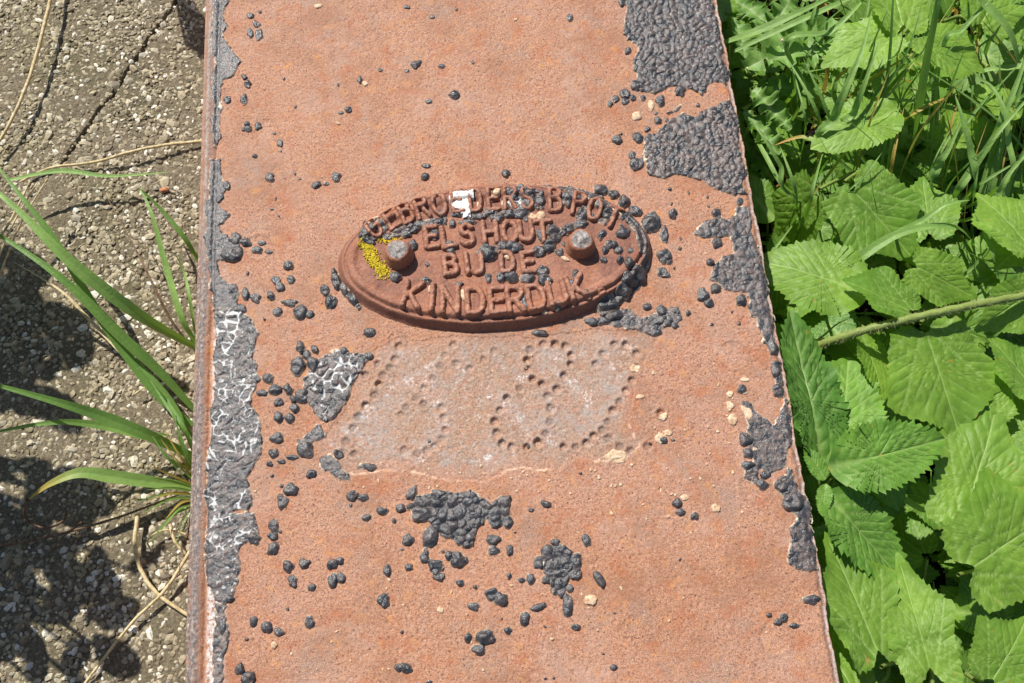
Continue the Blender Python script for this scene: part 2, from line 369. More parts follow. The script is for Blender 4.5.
# ------------------------------------------------------------------ paint patches on the beam
def patch(poly, bub=.0011, cell=95, th=.0008, white=0., worn=.3, parent=beam, namp=.0022, st=.00055, mat=None, seed=0, name='paint_patch', zf=0., rimw=1.):
    P = np.array([at(float(a), float(b), zf)[:2] for a, b in poly])
    x0, y0 = P.min(0) - .003; x1, y1 = P.max(0) + .003
    xs, ys = np.arange(x0, x1, st), np.arange(y0, y1, st)
    X, Y = np.meshgrid(xs, ys); x, y = X.ravel(), Y.ravel()
    wx, wy = x + fbm(x * 110, y * 110, 40) * .0026, y + fbm(x * 110, y * 110, 50) * .0026
    f1, f2, cid = worley(wx * cell * 1.5, wy * cell * 1.5, 3 + seed)
    e1, e2, eid = worley(wx * cell * 2.1 + 5, wy * cell * 2.1, 33 + seed)
    sw = vn(x * 60, y * 60, 13 + seed) > .52
    f1, f2, cid = np.where(sw, e1, f1), np.where(sw, e2, f2), np.where(sw, eid * .6, cid)
    sd = sdist(x, y, P) + fbm(x * 75, y * 75, 21 + seed, 4) * namp * 1.9 + fbm(x * 420, y * 420, 23, 2) * .0006 + (.5 - f1) * .0016
    hole = ss(.60, .70, vn(x * 55, y * 55, 61 + seed)) * (worn > .35) * .006
    sd = sd - hole
    s = surf(x, y)
    dome = np.clip(1 - (f1 * 1.35) ** 2, 0, 1) * (.5 + cid) * ss(0., .12, f2 - f1)
    hh = s * .6 + th * ss(-.0004, .0007, sd) + bub * .6 * dome * ss(0, .001, sd) + fbm(x * 220, y * 220, 7) * .0003 + (zf and 0)
    hh = np.where(sd < -.0004, s - .0012, np.maximum(hh, np.where(sd > 0, s * .999, -1) if zf == 0 else hh))
    if zf: hh = np.where(sd < -.0004, s - .0012, s + th * ss(-.0004, .0007, sd) + bub * .6 * dome * ss(0, .001, sd))
    A = dict(rim=rimw * (1 - ss(.0001, .0009, sd)) * np.ones_like(x), worn=np.full_like(x, worn), white=np.zeros_like(x))
    if white:
        g1, g2, _ = worley(wx * 165 + 3, wy * 165, 77 + seed)
        q = vn(wx * 170, wy * 170, 71 + seed) * .75 + vn(x * 50, y * 50, 72) * .5 + white * .16 - .80
        A['white'] = (1 - ss(.6, 1.0, (g2 - g1) / np.maximum(q * .60, .001))) * ss(.0, .0015, sd)
        A['white'] = np.maximum(A['white'], .8 * ss(.80, .86, vn(wx * 480, wy * 480, 5)) * ss(.5, .7, vn(x * 40, y * 40, 6)))
    f = gridfaces(len(xs), len(ys), sd > -.0012)
    V, f, A = compact(np.stack([x, y, hh], 1), f, A)
    return mesh(name, V, f, mat or M_paint, parent, A)
left = [(230,-60),(230,0),(225,15),(228,25),(223,38),(230,46),(241,61),(233,74),(222,79),(220,100),(221,119),(220,137),(214,146)]
patch([(214,-60)] + left + [(211,120),(213,60)], .0004, 110, worn=.25)
patch([(209,160),(222,157),(224,181),(231,186),(219,202),(229,215),(219,226),(240,248),(240,260),(219,263),(221,279),(237,284),(240,302),(245,310),(215,312),(207,270),(205,215)], .0005, 90, worn=.2, seed=1)
patch([(212,308),(245,308),(256,334),(251,358),(266,379),(258,387),(251,405),(262,428),(257,460),(248,478),(258,507),(208,515),(206,470),(214,400),(216,350)], .0009, 95, white=1.1, worn=.25, seed=2)
patch([(205,512),(257,509),(260,540),(244,546),(236,575),(234,599),(227,602),(215,600),(205,580)], .0008, 95, white=.8, worn=.3, seed=3)
patch([(215,600),(227,606),(227,631),(225,650),(223,672),(219,720),(211,720),(214,640)], .0005, 95, white=.5, worn=.5, seed=4)
patch([(620,-60),(622,0),(625,16),(623,34),(634,45),(636,66),(632,87),(642,92),(657,95),(673,87),(692,90),(702,97),(713,82),(728,86),(722,50),(715,0),(707,-60)], .0018, 115, seed=5, worn=.25)
patch([(668,111),(682,104),(702,111),(715,106),(729,101),(736,119),(742,158),(743,175),(745,194),(734,196),(724,191),(717,187),(703,184),(673,180),(650,175),(644,165),(644,148),(647,132),(655,124)], .0019, 120, seed=6, worn=.36)
patch([(736,208),(745,206),(751,222),(757,250),(763,274),(768,297),(775,332),(778,352),(770,350),(762,335),(759,320),(748,311),(745,295),(734,292),(724,290),(715,281),(708,281),(710,267),(722,255),(734,253),(731,236),(717,239),(696,234),(701,224),(717,217),(727,220),(736,217)], .0012, 105, seed=7, worn=.3)
patch([(742,402),(751,402),(760,416),(773,422),(781,416),(785,400),(793,443),(789,451),(786,466),(773,474),(760,472),(755,482),(744,477),(744,469),(752,461),(748,445),(752,435),(747,422)], .0003, 80, seed=8, worn=.34, th=.0005)
patch([(776,482),(786,478),(792,470),(799,488),(808,509),(817,566),(813,572),(798,570),(788,562),(790,539),(787,524),(796,518),(788,512),(781,501)], .0011, 80, seed=9, worn=.3)
patch([(301,379),(310,370),(319,358),(339,352),(354,355),(369,352),(373,358),(357,373),(350,396),(339,411),(325,422),(316,414),(307,402)], .0016, 100, white=.9, seed=10, worn=.3)
patch([(298,440),(319,428),(325,437),(313,443),(310,458),(301,453)], .0008, 90, seed=11, worn=.2, th=.0006)
patch([(317,458),(331,455),(339,466),(350,480),(340,479),(330,472),(319,469)], .0006, 90, seed=12, worn=.3, th=.0005)
patch([(409,509),(418,498),(436,493),(445,491),(471,489),(489,503),(491,512),(480,527),(475,548),(462,549),(450,538),(436,530),(425,518)], .0024, 105, seed=13, worn=.1, th=.0008)
patch([(422,528),(438,524),(430,545),(430,556),(445,568),(437,576),(423,562)], .0016, 110, seed=14, worn=.1)
patch([(487,515),(495,500),(510,498),(511,522),(508,531),(490,530)], .0016, 110, seed=15, worn=.1)
patch([(540,556),(548,545),(560,546),(572,556),(580,570),(570,580),(566,596),(556,592),(550,578),(542,570)], .0016, 115, seed=16, worn=.1)
patch([(592,322),(612,316),(630,310),(640,318),(655,314),(678,308),(680,318),(664,328),(650,334),(635,330),(618,326)], .0008, 110, seed=17, worn=.34, th=.0005)
patch([(775,362),(781,362),(784,398),(779,398)], .0008, 110, seed=18, worn=.3, th=.0005)
patch([(360,462),(372,464),(380,469),(366,472),(358,468)], .0002, 80, seed=19, worn=.2, th=.0004)
patch([(602,456),(612,452),(624,455),(622,459),(606,460)], 0, 90, seed=20, worn=0, th=.0004, mat=M_cream, name='undercoat_flake')

# ------------------------------------------------------------------ blisters
def blister(px, py, rx, ry, ang=0, parent=beam, mat=None, zf=0., hk=.46, name='paint_blister', collect=None, rim=1.):
    n, k = 20, 7
    rim *= random.choice([.25, .6, 1., 1.])
    th = np.linspace(0, 2 * math.pi, n, endpoint=False)
    sd = random.random() * 100
    rad = 1 + .28 * (vn(np.cos(th) * 1.5 + sd, np.sin(th) * 1.5 + sd, 1) - .5) * 2 + .08 * (vn(np.cos(th) * 4 + sd, np.sin(th) * 4, 2) - .5) * 2
    a = R(ang); P = []; T = []
    rho = np.array([.25, .5, .7, .84, .94, 1.0, 1.08])
    P.append([[0, 0]]); T.append([0])
    for q in rho:
        u = rx * q * rad * np.cos(th); v = ry * q * rad * np.sin(th)
        P.append(np.stack([u * math.cos(a) - v * math.sin(a), u * math.sin(a) + v * math.cos(a)], 1)); T.append(np.full(n, q))
    P = np.concatenate(P); T = np.concatenate(T)
    W = at(px + P[:, 0], py - P[:, 1], zf)
    x, y = W[:, 0], W[:, 1]
    s = surf(x, y) if zf == 0 else np.maximum(surf(x, y), 0)
    s0 = np.median(s); s = s0 + (s - s0) * .6
    hb = min(rx, ry) * PX * hk
    prof = np.sqrt(np.clip(1 - T ** 2.4, 0, 1)) * hb * (1 + .55 * (vn(x * 300 + sd, y * 330, 5) - .5) * 2 + .15 * (vn(x * 800 + sd, y * 800, 8) - .5))
    z = s + prof + np.where(T > 1.01, -.0012, .0004)
    A = dict(rim=np.clip((T - .88) * 8, 0, 1) * rim, worn=np.full(len(x), .15), white=np.zeros(len(x)))
    Fc = []
    for j in range(n): Fc.append((0, 1 + j, 1 + (j + 1) % n))
    for r in range(k - 1):
        for j in range(n):
            b = 1 + r * n; Fc.append((b + j, b + n + j, b + n + (j + 1) % n)); Fc.append((b + j, b + n + (j + 1) % n, b + (j + 1) % n))
    V = np.stack([x, y, z], 1); Fc = np.array(Fc)
    if collect is not None:
        collect.append((V, Fc, A)); return
    return mesh(name, V, Fc, mat or M_paint, parent, A)
def joined(name, coll, mat, parent, kind='stuff'):
    V, Fc, A, o = [], [], {}, 0
    for v, f, a in coll:
        V.append(v); Fc.append(f + o); o += len(v)
        for k, q in a.items(): A.setdefault(k, []).append(q)
    ob = mesh(name, np.concatenate(V), np.concatenate(Fc), mat, parent, {k: np.concatenate(q) for k, q in A.items()})
    if kind: ob['kind'] = kind
    return ob
BL = [(251,16,4,3),(256,24,4,3.5),(250,33,3.5,5),(259,35,4,5.5),(260,12,2,1.5),(244,77,3,3),(248,84,4,4),(244,99.5,3.5,5.5),(227,100,4,4),(248,129,4,3.5),(258,126,4,4),(247,124,3,3),(280,143,3.5,4),(255,156,3,2.5),(348,110,4,3.5),(341,113,3,1.5),(360,80,2.5,4),(416,65,6,4,30),(407,71,2.5,1.5),(442,66.5,3.5,2.5),(429,101.5,4,2.5),(454,95,6,4.5),(426,166,5,2.5),(380,70,2.5,2),(407,7,3,2),(432,17,3,2),
(570,18,4,3.5),(628,51,4,4),(636,68,3,4),(625,94,5,5),(615,99,4,3.5),(610,104,3,3),(625,102,4,3.5),(633,98,3.5,4),(643,98,3,3),(660,101,4.5,5.5),(680,91,6,6),(636,86,6,5),(617,140,5,4.5),(638,138,5.5,5.5),(647,129,3.5,3),(658,121,4,3.5),(632,155,4,4),(635,165,5,6),(640,163,4,6),(622,3,4,4),
(270,178,5,4.5,-35),(336,177,5,4.5),(317,185,5,3.5,15),(326,184,4,2),(227,186,4,4.5),(220,198,3,5,-30),(227,215,3,3),(235,239,6,5.5),(246,242,6,5),(231,254.5,11,8,15),(258,250,5.5,4),(262,243,4,2.5),(268,252,4,2),(288,265,5.5,5),(291,280,4.5,4),(276,281,5,4,-20),(280,287,4.5,5),(271,296,4.5,5),(245,294,4.5,7),(255,298,5.5,5),(233.5,292,4.5,8),(239,309,6,5),(289,303,8,4),(277.5,312,5.5,4.5),(301,312,8,7),(309,314,5,4),(325,291,5,6.5),(331,302.5,6,7),
(300,347,4.5,6.5),(306.5,355,4.5,5),(315,350,4,4.5),(298,366,8,10),(313.5,365,7,8),(344,351.5,6,5),(369,356.5,5,4.5),(369,333,6.5,4.5),(268.5,378.5,5.5,6),(275.5,390,7,6),(263,393,5.5,3.5),(288,389.5,5,5.5),(302,395.5,7,7.5),(279,402.5,5,4.5),(293,399,4,4),(294,408,5,5),(278,417,5,6),(289,418,5.5,5.5),(277,438,8,5,15),(274,453,5,5),(292.5,457.5,5.5,2.5),(281.5,461.5,4.5,2.5),(269.5,464,3.5,3),(305.5,449,8,9),(338,454,5,5),(368.5,466.5,8,4,-10),(311.5,474,6,4.5),(291,490,7,6,30),(282,502,6,7.5),(352.5,495,7,6),(363,497.5,5,4),(382,511,5.5,4.5),(366.5,517,5,4),
(273.5,526,5,6.5),(272.5,536,5,4.5),(273.5,549,6,8,-25),(288.5,566,5.5,6),(292.5,581,5,7),(304,563.5,6,4.5),(312,587.5,4,3.5),(332,564,5,5.5),(340,561,4,4),(332.5,580,5,8),(341,578,5,6),(387,570,4,6),(383.5,601,6,6.5),(253.5,621,4,5.5),(267,627.5,6.5,5.5),(279,631.5,5,5),(309,622,5,7.5),(240,669.5,5,6.5),(249,678,8,8),(394,521,3,3),(399,667.5,4,4),(254,539,7,6),(229.5,599,4.5,4),(223,626,4,9),
(412.5,493,5,9,-25),(401,508,5,5),(411,506,5,4),(422.5,514,13,9,10),(438,494,8,4.5,-25),(468,502,6,5),(486,506,6,6),(408,540,6,6.5),(408.5,567,4,3.5),(430.5,537,7,12,-20),(424,558,5,6),(436,565,7,6),(439,576,7,5),(458.5,560,9,8),(449,556,4,6),(493,540,8,5.5),(493.5,550.5,6,5),(510,550.5,3.5,6),(504,502.5,7,9,-40),(496,519,6,5),(507.5,522,5,7),(546,504,6,3.5,-20),(531,510,3,2),(586,540,5,7),(555.5,542,4.5,4),(547,552,7,8),(538.5,562,5.5,7),(564.5,551.5,7,6,-20),(551.5,566,7,6),(560,574,8,5),(576,561,5,9),(576,575,6.5,5),(546,579,4,5),(560,584,4.5,5),(569.5,588,5,4),(561,593,4,5),(567,605,5,14),(599,579,5,11,25),(576,627,4.5,4),(530,579,4.5,5),(522,580,4,3),(509,576,3,3),(492,594,7,7),(501,599,7,7),(460,583,4.5,4),(472.5,606,6.5,4.5),(539,607,8,4,10),(524.5,618,5,7.5),(508,630,4.5,4),(485.5,638,10.5,8,15),(468,637.5,4,5),(478,649.5,6.5,5.5),(404.5,667.5,8,5,-15),(613.5,667.5,4,3),(429,681.5,3,2),(475,587,2,2),
(673,213.5,5,5.5),(652,222,11,10),(664.5,234,4.5,9),(665,256,7.5,8),(669,261.5,4,3),(663.5,273,7,5,-20),(716,213.5,5,5),(716.5,243,5.5,5),(710,262,4,4),(703,295,6,7),(708.5,303,5,4.5),(741,300,6,6),(740,201.5,4,3.5),(715.5,289,5,5),(646.5,306.5,5,4),(662,311,6,6),(657.5,320.5,10,5,15),(668,322,5,5),(676,311,4,4),(654,332,7,4),(688,313,3,3),(675,326,4,3),
(742,389,5.5,5.5),(776,370,5,8),(778,391,6,6),(772,347,6,8),(745,439.5,7,7),(747.5,453,5.5,5.5),(747,465,7,4.5,15),(766,474.5,6,4),(761.5,484.5,7,5.5),(780.5,486,7.5,6.5),(792,502,10,10),(677,503.5,6,5.5),(680.5,512.5,5,4),(694,516,4,4),(663,440,4,4),(811,599.5,8,5.5),(784,618,4.5,5.5),(778,622,4,4),(794,625.5,5.5,3.5),(769,615,3,2.5),(425,176.6,4.5,4.5),(506,174,4,4)]
BL.sort(key=lambda b: -b[2] * b[3])
rest = []
for i, b in enumerate(BL):
    blister(*b, collect=None if i < 100 else rest)
# a scatter of crumbs, too many and too small to list
for i in range(90):
    px, py = random.choice([(random.uniform(225, 300), random.uniform(0, 683)), (random.uniform(620, 740), random.uniform(80, 330)), (random.uniform(380, 620), random.uniform(480, 683)), (random.uniform(240, 780), random.uniform(0, 683))])
    if abs(px - 494) < 165 and abs(py - 256) < 80: continue
    blister(px, py, random.uniform(1, 2.3), random.uniform(1, 2), random.uniform(0, 180), collect=rest)
joined('paint_crumbs', rest, M_paint, beam)
PALE = [(730,394,3.5,3.5),(730,406,3.5,4.5),(732.5,420,5,6),(684.5,497.5,4,3),(716,508.5,4.5,4),(745,379.5,4,2.5),(664,416,4,3),(668,433,4,3.5),(661,438.6,5,5),(636,116,5,5),(651,106,3,6),(591,600.5,7,6,-20),(636,368,5,4),(654,373,2.5,2),(640,397,4,2),(663,418,4,2.5),(747,413,4,8,30),(755,449,3,2),(365,84,3,2.5),(440.5,610,3,3),(274,645,3,4),(318,6,4,2),(335,352,6,4),(613,457,10,3)]
pale = []
for b in PALE: blister(*b, collect=None if True else pale, mat=M_cream, hk=.3, name='undercoat_flake')
crumb = []
for i in range(110):
    px, py = random.choice([(random.uniform(230, 790), random.uniform(0, 683)), (random.gauss(520, 120), random.gauss(480, 14)), (random.gauss(700, 50), random.gauss(450, 50)), (random.uniform(380, 640), random.uniform(560, 670))])
    if px < 232 or px > 790 or (abs(px - 494) < 165 and abs(py - 256) < 80): continue
    blister(px, py, random.uniform(.7, 2.2), random.uniform(.7, 1.6), random.uniform(0, 180), hk=.35, collect=crumb)
joined('undercoat_crumbs', crumb, M_cream, beam)

# ------------------------------------------------------------------ the oval cast plaque
plq = thing('name_plaque', 'oval rusty cast iron plaque with raised shipyard lettering, riveted on the beam', 'plaque', (EC[0], EC[1], 0))
st = .0005
xs = np.arange(EC[0] - EA - .004, EC[0] + EA + .004, st); ys = np.arange(EC[1] - EB - .004, EC[1] + EB + .004, st)
X, Y = np.meshgrid(xs, ys); x, y = X.ravel(), Y.ravel()
ph = plaque_h(x, y); d = eldist(x, y)
A = {k: np.zeros_like(x) for k in ('scour', 'crust', 'grime_shade', 'flake', 'bead')}
A['grime_shade'] = .8 * ss(.35, .65, .5 + .5 * fbm(x * 70, y * 70, 91, 4) + .3 * ss(-.01, .03, (y - EC[1]) + .4 * (x - EC[0]) - .005) - .12) * (d > .006) + .85 * (1 - ss(.003, .006, d)) * (.5 + .5 * vn(x * 90, y * 90, 3)) + .45 * np.exp(-((d - .0072) / .0012) ** 2) + .3 * np.exp(-((d - .0165) / .0012) ** 2)  # grime over plate and wall; rim grooves also darkened to imitate crevice shade
f = gridfaces(len(xs), len(ys), ph > -.0015)
V, f, A = compact(np.stack([x, y, ph], 1), f, A)
mesh('oval_plate', V, f, M_cast, plq, A)
ZP = .0115
def arc(cx, cy, r, a0, a1, n=7, ry=None):
    return [(cx + r * math.cos(R(a0 + (a1 - a0) * i / n)), cy + (ry or r) * math.sin(R(a0 + (a1 - a0) * i / n))) for i in range(n + 1)]
G = {'I': [[(0, 0), (0, 1)]], 'L': [[(-.25, 1), (-.25, 0), (.28, 0)]], 'E': [[(.27, 1), (-.25, 1), (-.25, 0), (.28, 0)], [(-.25, .52), (.2, .52)]],
 'T': [[(-.35, 1), (.35, 1)], [(0, 1), (0, 0)]], 'H': [[(-.28, 0), (-.28, 1)], [(.28, 0), (.28, 1)], [(-.28, .5), (.28, .5)]],
 'N': [[(-.28, 0), (-.28, 1), (.28, 0), (.28, 1)]], 'K': [[(-.28, 0), (-.28, 1)], [(.3, 1), (-.2, .45)], [(-.1, .55), (.32, 0)]],
 'U': [[(-.28, 1), (-.28, .3)] + arc(0, .3, .28, 180, 360) + [(.28, 1)]], 'J': [[(.18, 1), (.18, .28)] + arc(-.06, .28, .24, 0, -150)],
 'O': [arc(0, .5, .31, 0, 360, 16, .5)], 'D': [[(-.28, 0), (-.28, 1), (0, 1)] + arc(0, .5, .3, 90, -90, 8, .5) + [(-.28, 0)]],
 'B': [[(-.26, 0), (-.26, 1), (.02, 1)] + arc(.04, .77, .22, 90, -90, 6, .23) + [(-.26, .54)], [(.04, .54)] + arc(.04, .27, .26, 90, -90, 6, .27) + [(-.26, 0)]],
 'P': [[(-.26, 0), (-.26, 1), (.02, 1)] + arc(.04, .74, .25, 90, -90, 6, .26) + [(-.26, .48)]],
 'R': [[(-.26, 0), (-.26, 1), (.02, 1)] + arc(.04, .75, .24, 90, -90, 6, .25) + [(-.26, .5)], [(0, .5), (.3, 0)]],
 'S': [arc(0, .76, .25, 20, 270, 8, .24)[:] + arc(0, .26, .27, 90, -160, 8, .26)], 'G': [arc(0, .5, .31, 50, 320, 12, .5) + [(.3, .45), (.08, .45)]],
 '.': [[(0, .1), (.01, .1)]]}
def letter(ch, px, py, hpx, rot, wide=1., hgt=.0034, sw=.0025):
    c = at(float(px), float(py), ZP); L = hpx * PX * 1.04; a = R(rot)
    xs = np.arange(-.62 * L, .62 * L, .00042); ys = np.arange(-.68 * L, .68 * L, .00042)
    X, Y = np.meshgrid(xs, ys); u, v = X.ravel(), Y.ravel()
    nu, nv = u + fbm(u * 260 + px, v * 260, 3) * .00045, v + fbm(u * 260 + px, v * 260, 6) * .00045
    d = np.full(u.shape, 9.)
    for s in G[ch]:
        for i in range(len(s) - 1):
            p, q = [(t[0] * L * wide, (t[1] - .5) * L) for t in (s[i], s[i + 1])]
            d = np.minimum(d, segd(nu, nv, p, q)[0])
    if ch == '.': sw = .0032
    d = d / sw
    hh = hgt * np.clip(1 - np.clip(d, 0, 2) ** 3.2 * .75, -1, 1) * (1 + .3 * fbm(u * 300, v * 300, px))
    x = c[0] + u * math.cos(a) - v * math.sin(a); y = c[1] + u * math.sin(a) + v * math.cos(a)
    z = plaque_h(x, y) + hh - .0004
    keep = d < 1.35
    z = np.where(keep, z, plaque_h(x, y) - .002)
    A = dict(scour=0 * u, crust=.12 * (1 - ss(0, .6, d)), grime_shade=.75 * np.exp(-((d - 1.15) / .25) ** 2), flake=.35 * (1 - ss(0.1, .5, d)) * (vn(u * 500, v * 500, px) > .62))  # colour darkened around each letter's foot to imitate shade in the crevice
    V, f, A = compact(np.stack([x, y, z], 1), gridfaces(len(xs), len(ys), keep), A)
    mesh('letter', V, f, M_cast, plq, A)
for ch, px, py, hp, rt in [('G',372.5,226,24,32),('E',390,217,23,26),('B',405,211,23,20),('R',421,206,24,14),('O',439,203,24,9),('E',457,200,24,5),('D',475,199,24,2),('E',493,198,24,0),('R',510,197,24,-2),('S',527,197,24,-4),
    ('B',555,198,25,-4),('P',579,202,24,-14),('O',595,208,24,-20),('T',614,216,23,-27),
    ('E',431,236,21,4),('L',448,236,21,4),('S',467,234,21,3),('H',490,231,22,2),('O',510,231,21,2),('U',526,230,21,1),('T',543,230,21,0),
    ('B',450,264,20,3),('I',467,263,20,3),('J',478,263,20,3),('D',507,261,20,2),('E',528,261,20,2),
    ('K',412,294,26,-14),('I',432,297,26,-7),('N',450,299,26,-4),('D',475,300,26,-1),('E',497,300,25,1),('R',515,299,25,3),('D',536,297,25,5),('I',550,294,25,7),('J',560,292,26,8),('K',577,287,25,13),('.',600,282,25,10)]:
    top = py < 227; letter(ch, px, py, hp, rt, .80 if top else 1., sw=.0018 if top else .0023)

def rivet(px, py, r=.0076, hz=.0120):
    top = at(px, py, ZP + hz); c = top[:2] + np.array([.0005, .001])
    prof = [(1.38, -.001), (1.34, .0015), (1.20, .004), (1.15, .0065), (1.10, .0090), (1.02, .0106), (.86, .0112), (.5, .0109), (.2, .0112)]
    n = 40; V = []; TZ = []
    for k, (q, z) in enumerate(prof):
        for j in range(n):
            t = 2 * math.pi * j / n; ww = 1 + .05 * float(vn(np.array(math.cos(t) * 2 + px), np.array(math.sin(t) * 2), 2)) + .03 * math.sin(3 * t + px)
            V.append((c[0] + r * q * ww * math.cos(t), c[1] + r * q * ww * math.sin(t), ZP - .002 + z + (.0006 * float(fbm(np.array(t * 3.), np.array(k * .7), 3)))))
    V.append((c[0], c[1], ZP - .002 + .0127)); Fc = []; mi = []
    for k in range(len(prof) - 1):
        for j in range(n):
            Fc.append((k * n + j, k * n + (j + 1) % n, (k + 1) * n + (j + 1) % n, (k + 1) * n + j)); mi.append(1 if k >= 6 else 0)
    b = (len(prof) - 1) * n
    for j in range(n): Fc.append((b + j, b + (j + 1) % n, len(V) - 1)); mi.append(1)
    z0 = [0] * len(V)
    mesh('rivet', V, [tuple(q) for q in Fc], None, plq, dict(scour=z0, bead=z0, crust=z0, grime_shade=z0, flake=z0), mats=[M_cast, M_zinc], midx=mi)
rivet(396., 249.); rivet(581., 239.)

PB = [(372.7,226,4.5,4.5),(406,232,6,5),(413,244,5,6),(420,223.5,7,5),(437,220.5,8,4),(435,233,5,7),(452,222.7,4,4),(449.5,244,6.5,4),(490,210,7,5),(479,215,5.5,4),(495,217,6,4),(467,221,8,3),(410,225,4,3),(451,250.5,5,4),(458,212.5,8,3.5),(441,212.5,4,4),
(522,211,10,6),(510,213,6,5),(497,217.5,7,4),(540,198,5,8,-20),(488,251,10,8),(490.5,256,5,5),(502,245.5,6,6),(514,245.5,9,6),(539,250,7,6,-20),(550,244,7,7),(555.5,237,6,5),(554,229,7,6),(540.6,234,4,8),(580,223,9,4),(568,229,8,4),(559,252,6,3,-30),(569,200,4.5,6),(583,214,6,8),(601,203.5,6,5),(608,212,5,6),(602,233,4,6,-30),(624,232,7,5),(610,243,4,4),(619,249,5,4),(615,244,4,4),(605.5,249,4,4),(604,259,4,3.5),(620.6,259,4,4),(629,261.5,5,5),(631,249,3,3),
(511,275.5,8,6.5),(488,277,4,5),(501,276.5,5,6),(527.5,277,7,6),(544,270,6.5,6),(545,278,7.5,6.5),(576,274,3.5,6),(507,187,4,4),(513.5,193,6,6),(520,186,6,4),(528,191,6,6),(531,198,5,6),(562.6,185,7,4,-20),(426,279,5,3.5,-15),(459,283,4.5,2.5),(395.5,276,5.5,5),(427,263,2,2),(525,300,3.5,9,10),(571,284,4,8),(571.5,296,4.5,4),(585.5,292,3.5,3.5),(557.5,305,4.5,4.5),(363,232,4,8,-20),(368,240,7,4,-20),(382,232,4,6),(364,220,4,5)]
for b in PB: blister(*b, parent=plq, zf=ZP, hk=.6)
for i in range(75):
    px, py = random.choice([(random.uniform(500, 545), random.uniform(184, 206)), (random.uniform(560, 635), 190 + random.gauss(8, 8)), (random.uniform(375, 545), 0), (random.uniform(540, 575), random.uniform(222, 250))])
    if py == 0: py = 214 + abs(px - 500) * .12 + random.gauss(0, 3)
    if px > 600: py += (px - 600) * .5
    blister(px, py, random.uniform(1.5, 4), random.uniform(1.5, 3.2), random.uniform(0, 180), parent=plq, zf=ZP + .0015, hk=.6)
for b in [(609,303,11,9),(624,290,9,9),(631,280,10,8,40),(638,273.5,8,8),(646,259,4,13,-10),(646,245,3,8),(642,271,5,8),(615,314,10,5,20),(592.5,320,7,4),(603,319,8,4),(335,279,5,9,25),(343,288,4,8,30),(352,298,4,8,32),(333,270,3,4),(601,187.5,9,5,-15),(613.5,192,6,4),(624,199,6,7,-30),(637,209.5,8,5,-20),(540,331,9,3.5),(618,297,7,6)]:
    blister(*b, parent=plq, zf=.004, hk=.7, name='paint_blister')
def skin(pts, wpx, **k):
    """outline of a band along a polyline"""
    P = np.array(pts, float); T = np.gradient(P, axis=0); T /= np.linalg.norm(T, axis=1)[:, None]; N = np.stack([-T[:, 1], T[:, 0]], 1) * wpx / 2
    return patch([tuple(p) for p in P + N] + [tuple(p) for p in (P - N)[::-1]], parent=plq, zf=.011, **k)
skin([(570,190),(590,194),(610,201),(628,214),(640,232),(644,252)], 9, bub=.0010, cell=120, seed=30, worn=.3, namp=.001)
skin([(600,308),(614,300),(626,289),(638,276),(643,264)], 13, bub=.0016, cell=110, seed=31, worn=.2, namp=.001)
skin([(384,238),(400,231),(430,223),(460,216),(500,213),(542,213)], 5, bub=.0022, cell=130, seed=40, worn=.4, namp=.0016)
skin([(363,232),(364,222),(371,214),(379,219)], 6, bub=.0016, cell=130, seed=41, worn=.3, namp=.001)
skin([(379,219),(384,228),(380,236),(370,238),(363,232)], 6, bub=.0016, cell=130, seed=42, worn=.3, namp=.001)
skin([(545,246),(556,238),(566,228),(585,221)], 8, bub=.0022, cell=110, seed=43, worn=.3, namp=.0016)
skin([(540,182),(560,181),(585,185),(605,193)], 6, bub=.0016, cell=130, seed=44, worn=.3, namp=.001)
skin([(574,198),(584,206),(590,214),(604,222),(612,212)], 6, bub=.0012, cell=130, seed=45, worn=.5, namp=.0016)
skin([(333,268),(339,282),(349,294),(358,304)], 6, bub=.0008, cell=120, seed=32, worn=.2, namp=.001)
patch([(558,192),(575,186),(592,190),(590,200),(572,206),(560,202)], .001, 110, seed=33, worn=.5, parent=plq, zf=.011)
patch([(505,186),(520,182),(534,186),(536,204),(520,208),(505,202)], .0020, 130, seed=34, worn=.3, parent=plq, zf=.013, white=.4)
patch([(450,194),(458,191),(468,193),(470,202),(466,212),(460,208),(450,206)], .0008, 150, seed=35, parent=plq, zf=.0135, mat=M_white, name='white_paint_remnant', th=.0022, namp=.006)
for b in [(497,190,4,5),(492,196,3,4),(504,200,3,3),(541,213,4,5),(480,247,0.1,.1),(508,254,4,3),(548,283,3,4),(463,293,3,7,10),(430,287,2.5,4,-20),(522,301,3,7,10),(545,310,3,2),(565,256,5,2,-30),(575,247,3,4),(372,214,6,3,20),(533,214,4,3),(479,202,2.5,3)]:
    blister(*b, parent=plq, zf=.0135, mat=M_cream, hk=.6, name='undercoat_flake')

# lichen: a crust of little knobs
lc = []
for i in range(650):
    t = random.random(); bx = [(364,240),(369,252),(376,263),(384,273)]
    k = t * 3; j = min(2, int(k)); q = k - j
    px = bx[j][0] * (1 - q) + bx[j + 1][0] * q + random.gauss(0, 3.0); py = bx[j][1] * (1 - q) + bx[j + 1][1] * q + random.gauss(0, 3)
    if i > 530: px, py = random.gauss(389, 5), random.gauss(237.5, 2)
    blister(px, py, random.uniform(.5, 1.5), random.uniform(.5, 1.2), random.uniform(0, 180), zf=ZP, hk=1.0, collect=lc)
V, Fc, o = [], [], 0
for v, f, a in lc: V.append(v); Fc.append(f + o); o += len(v)
tag(mesh('lichen', np.concatenate(V), np.concatenate(Fc), M_lichen), 'bright yellow lichen crust curving around the left rivet of the plaque', 'lichen')

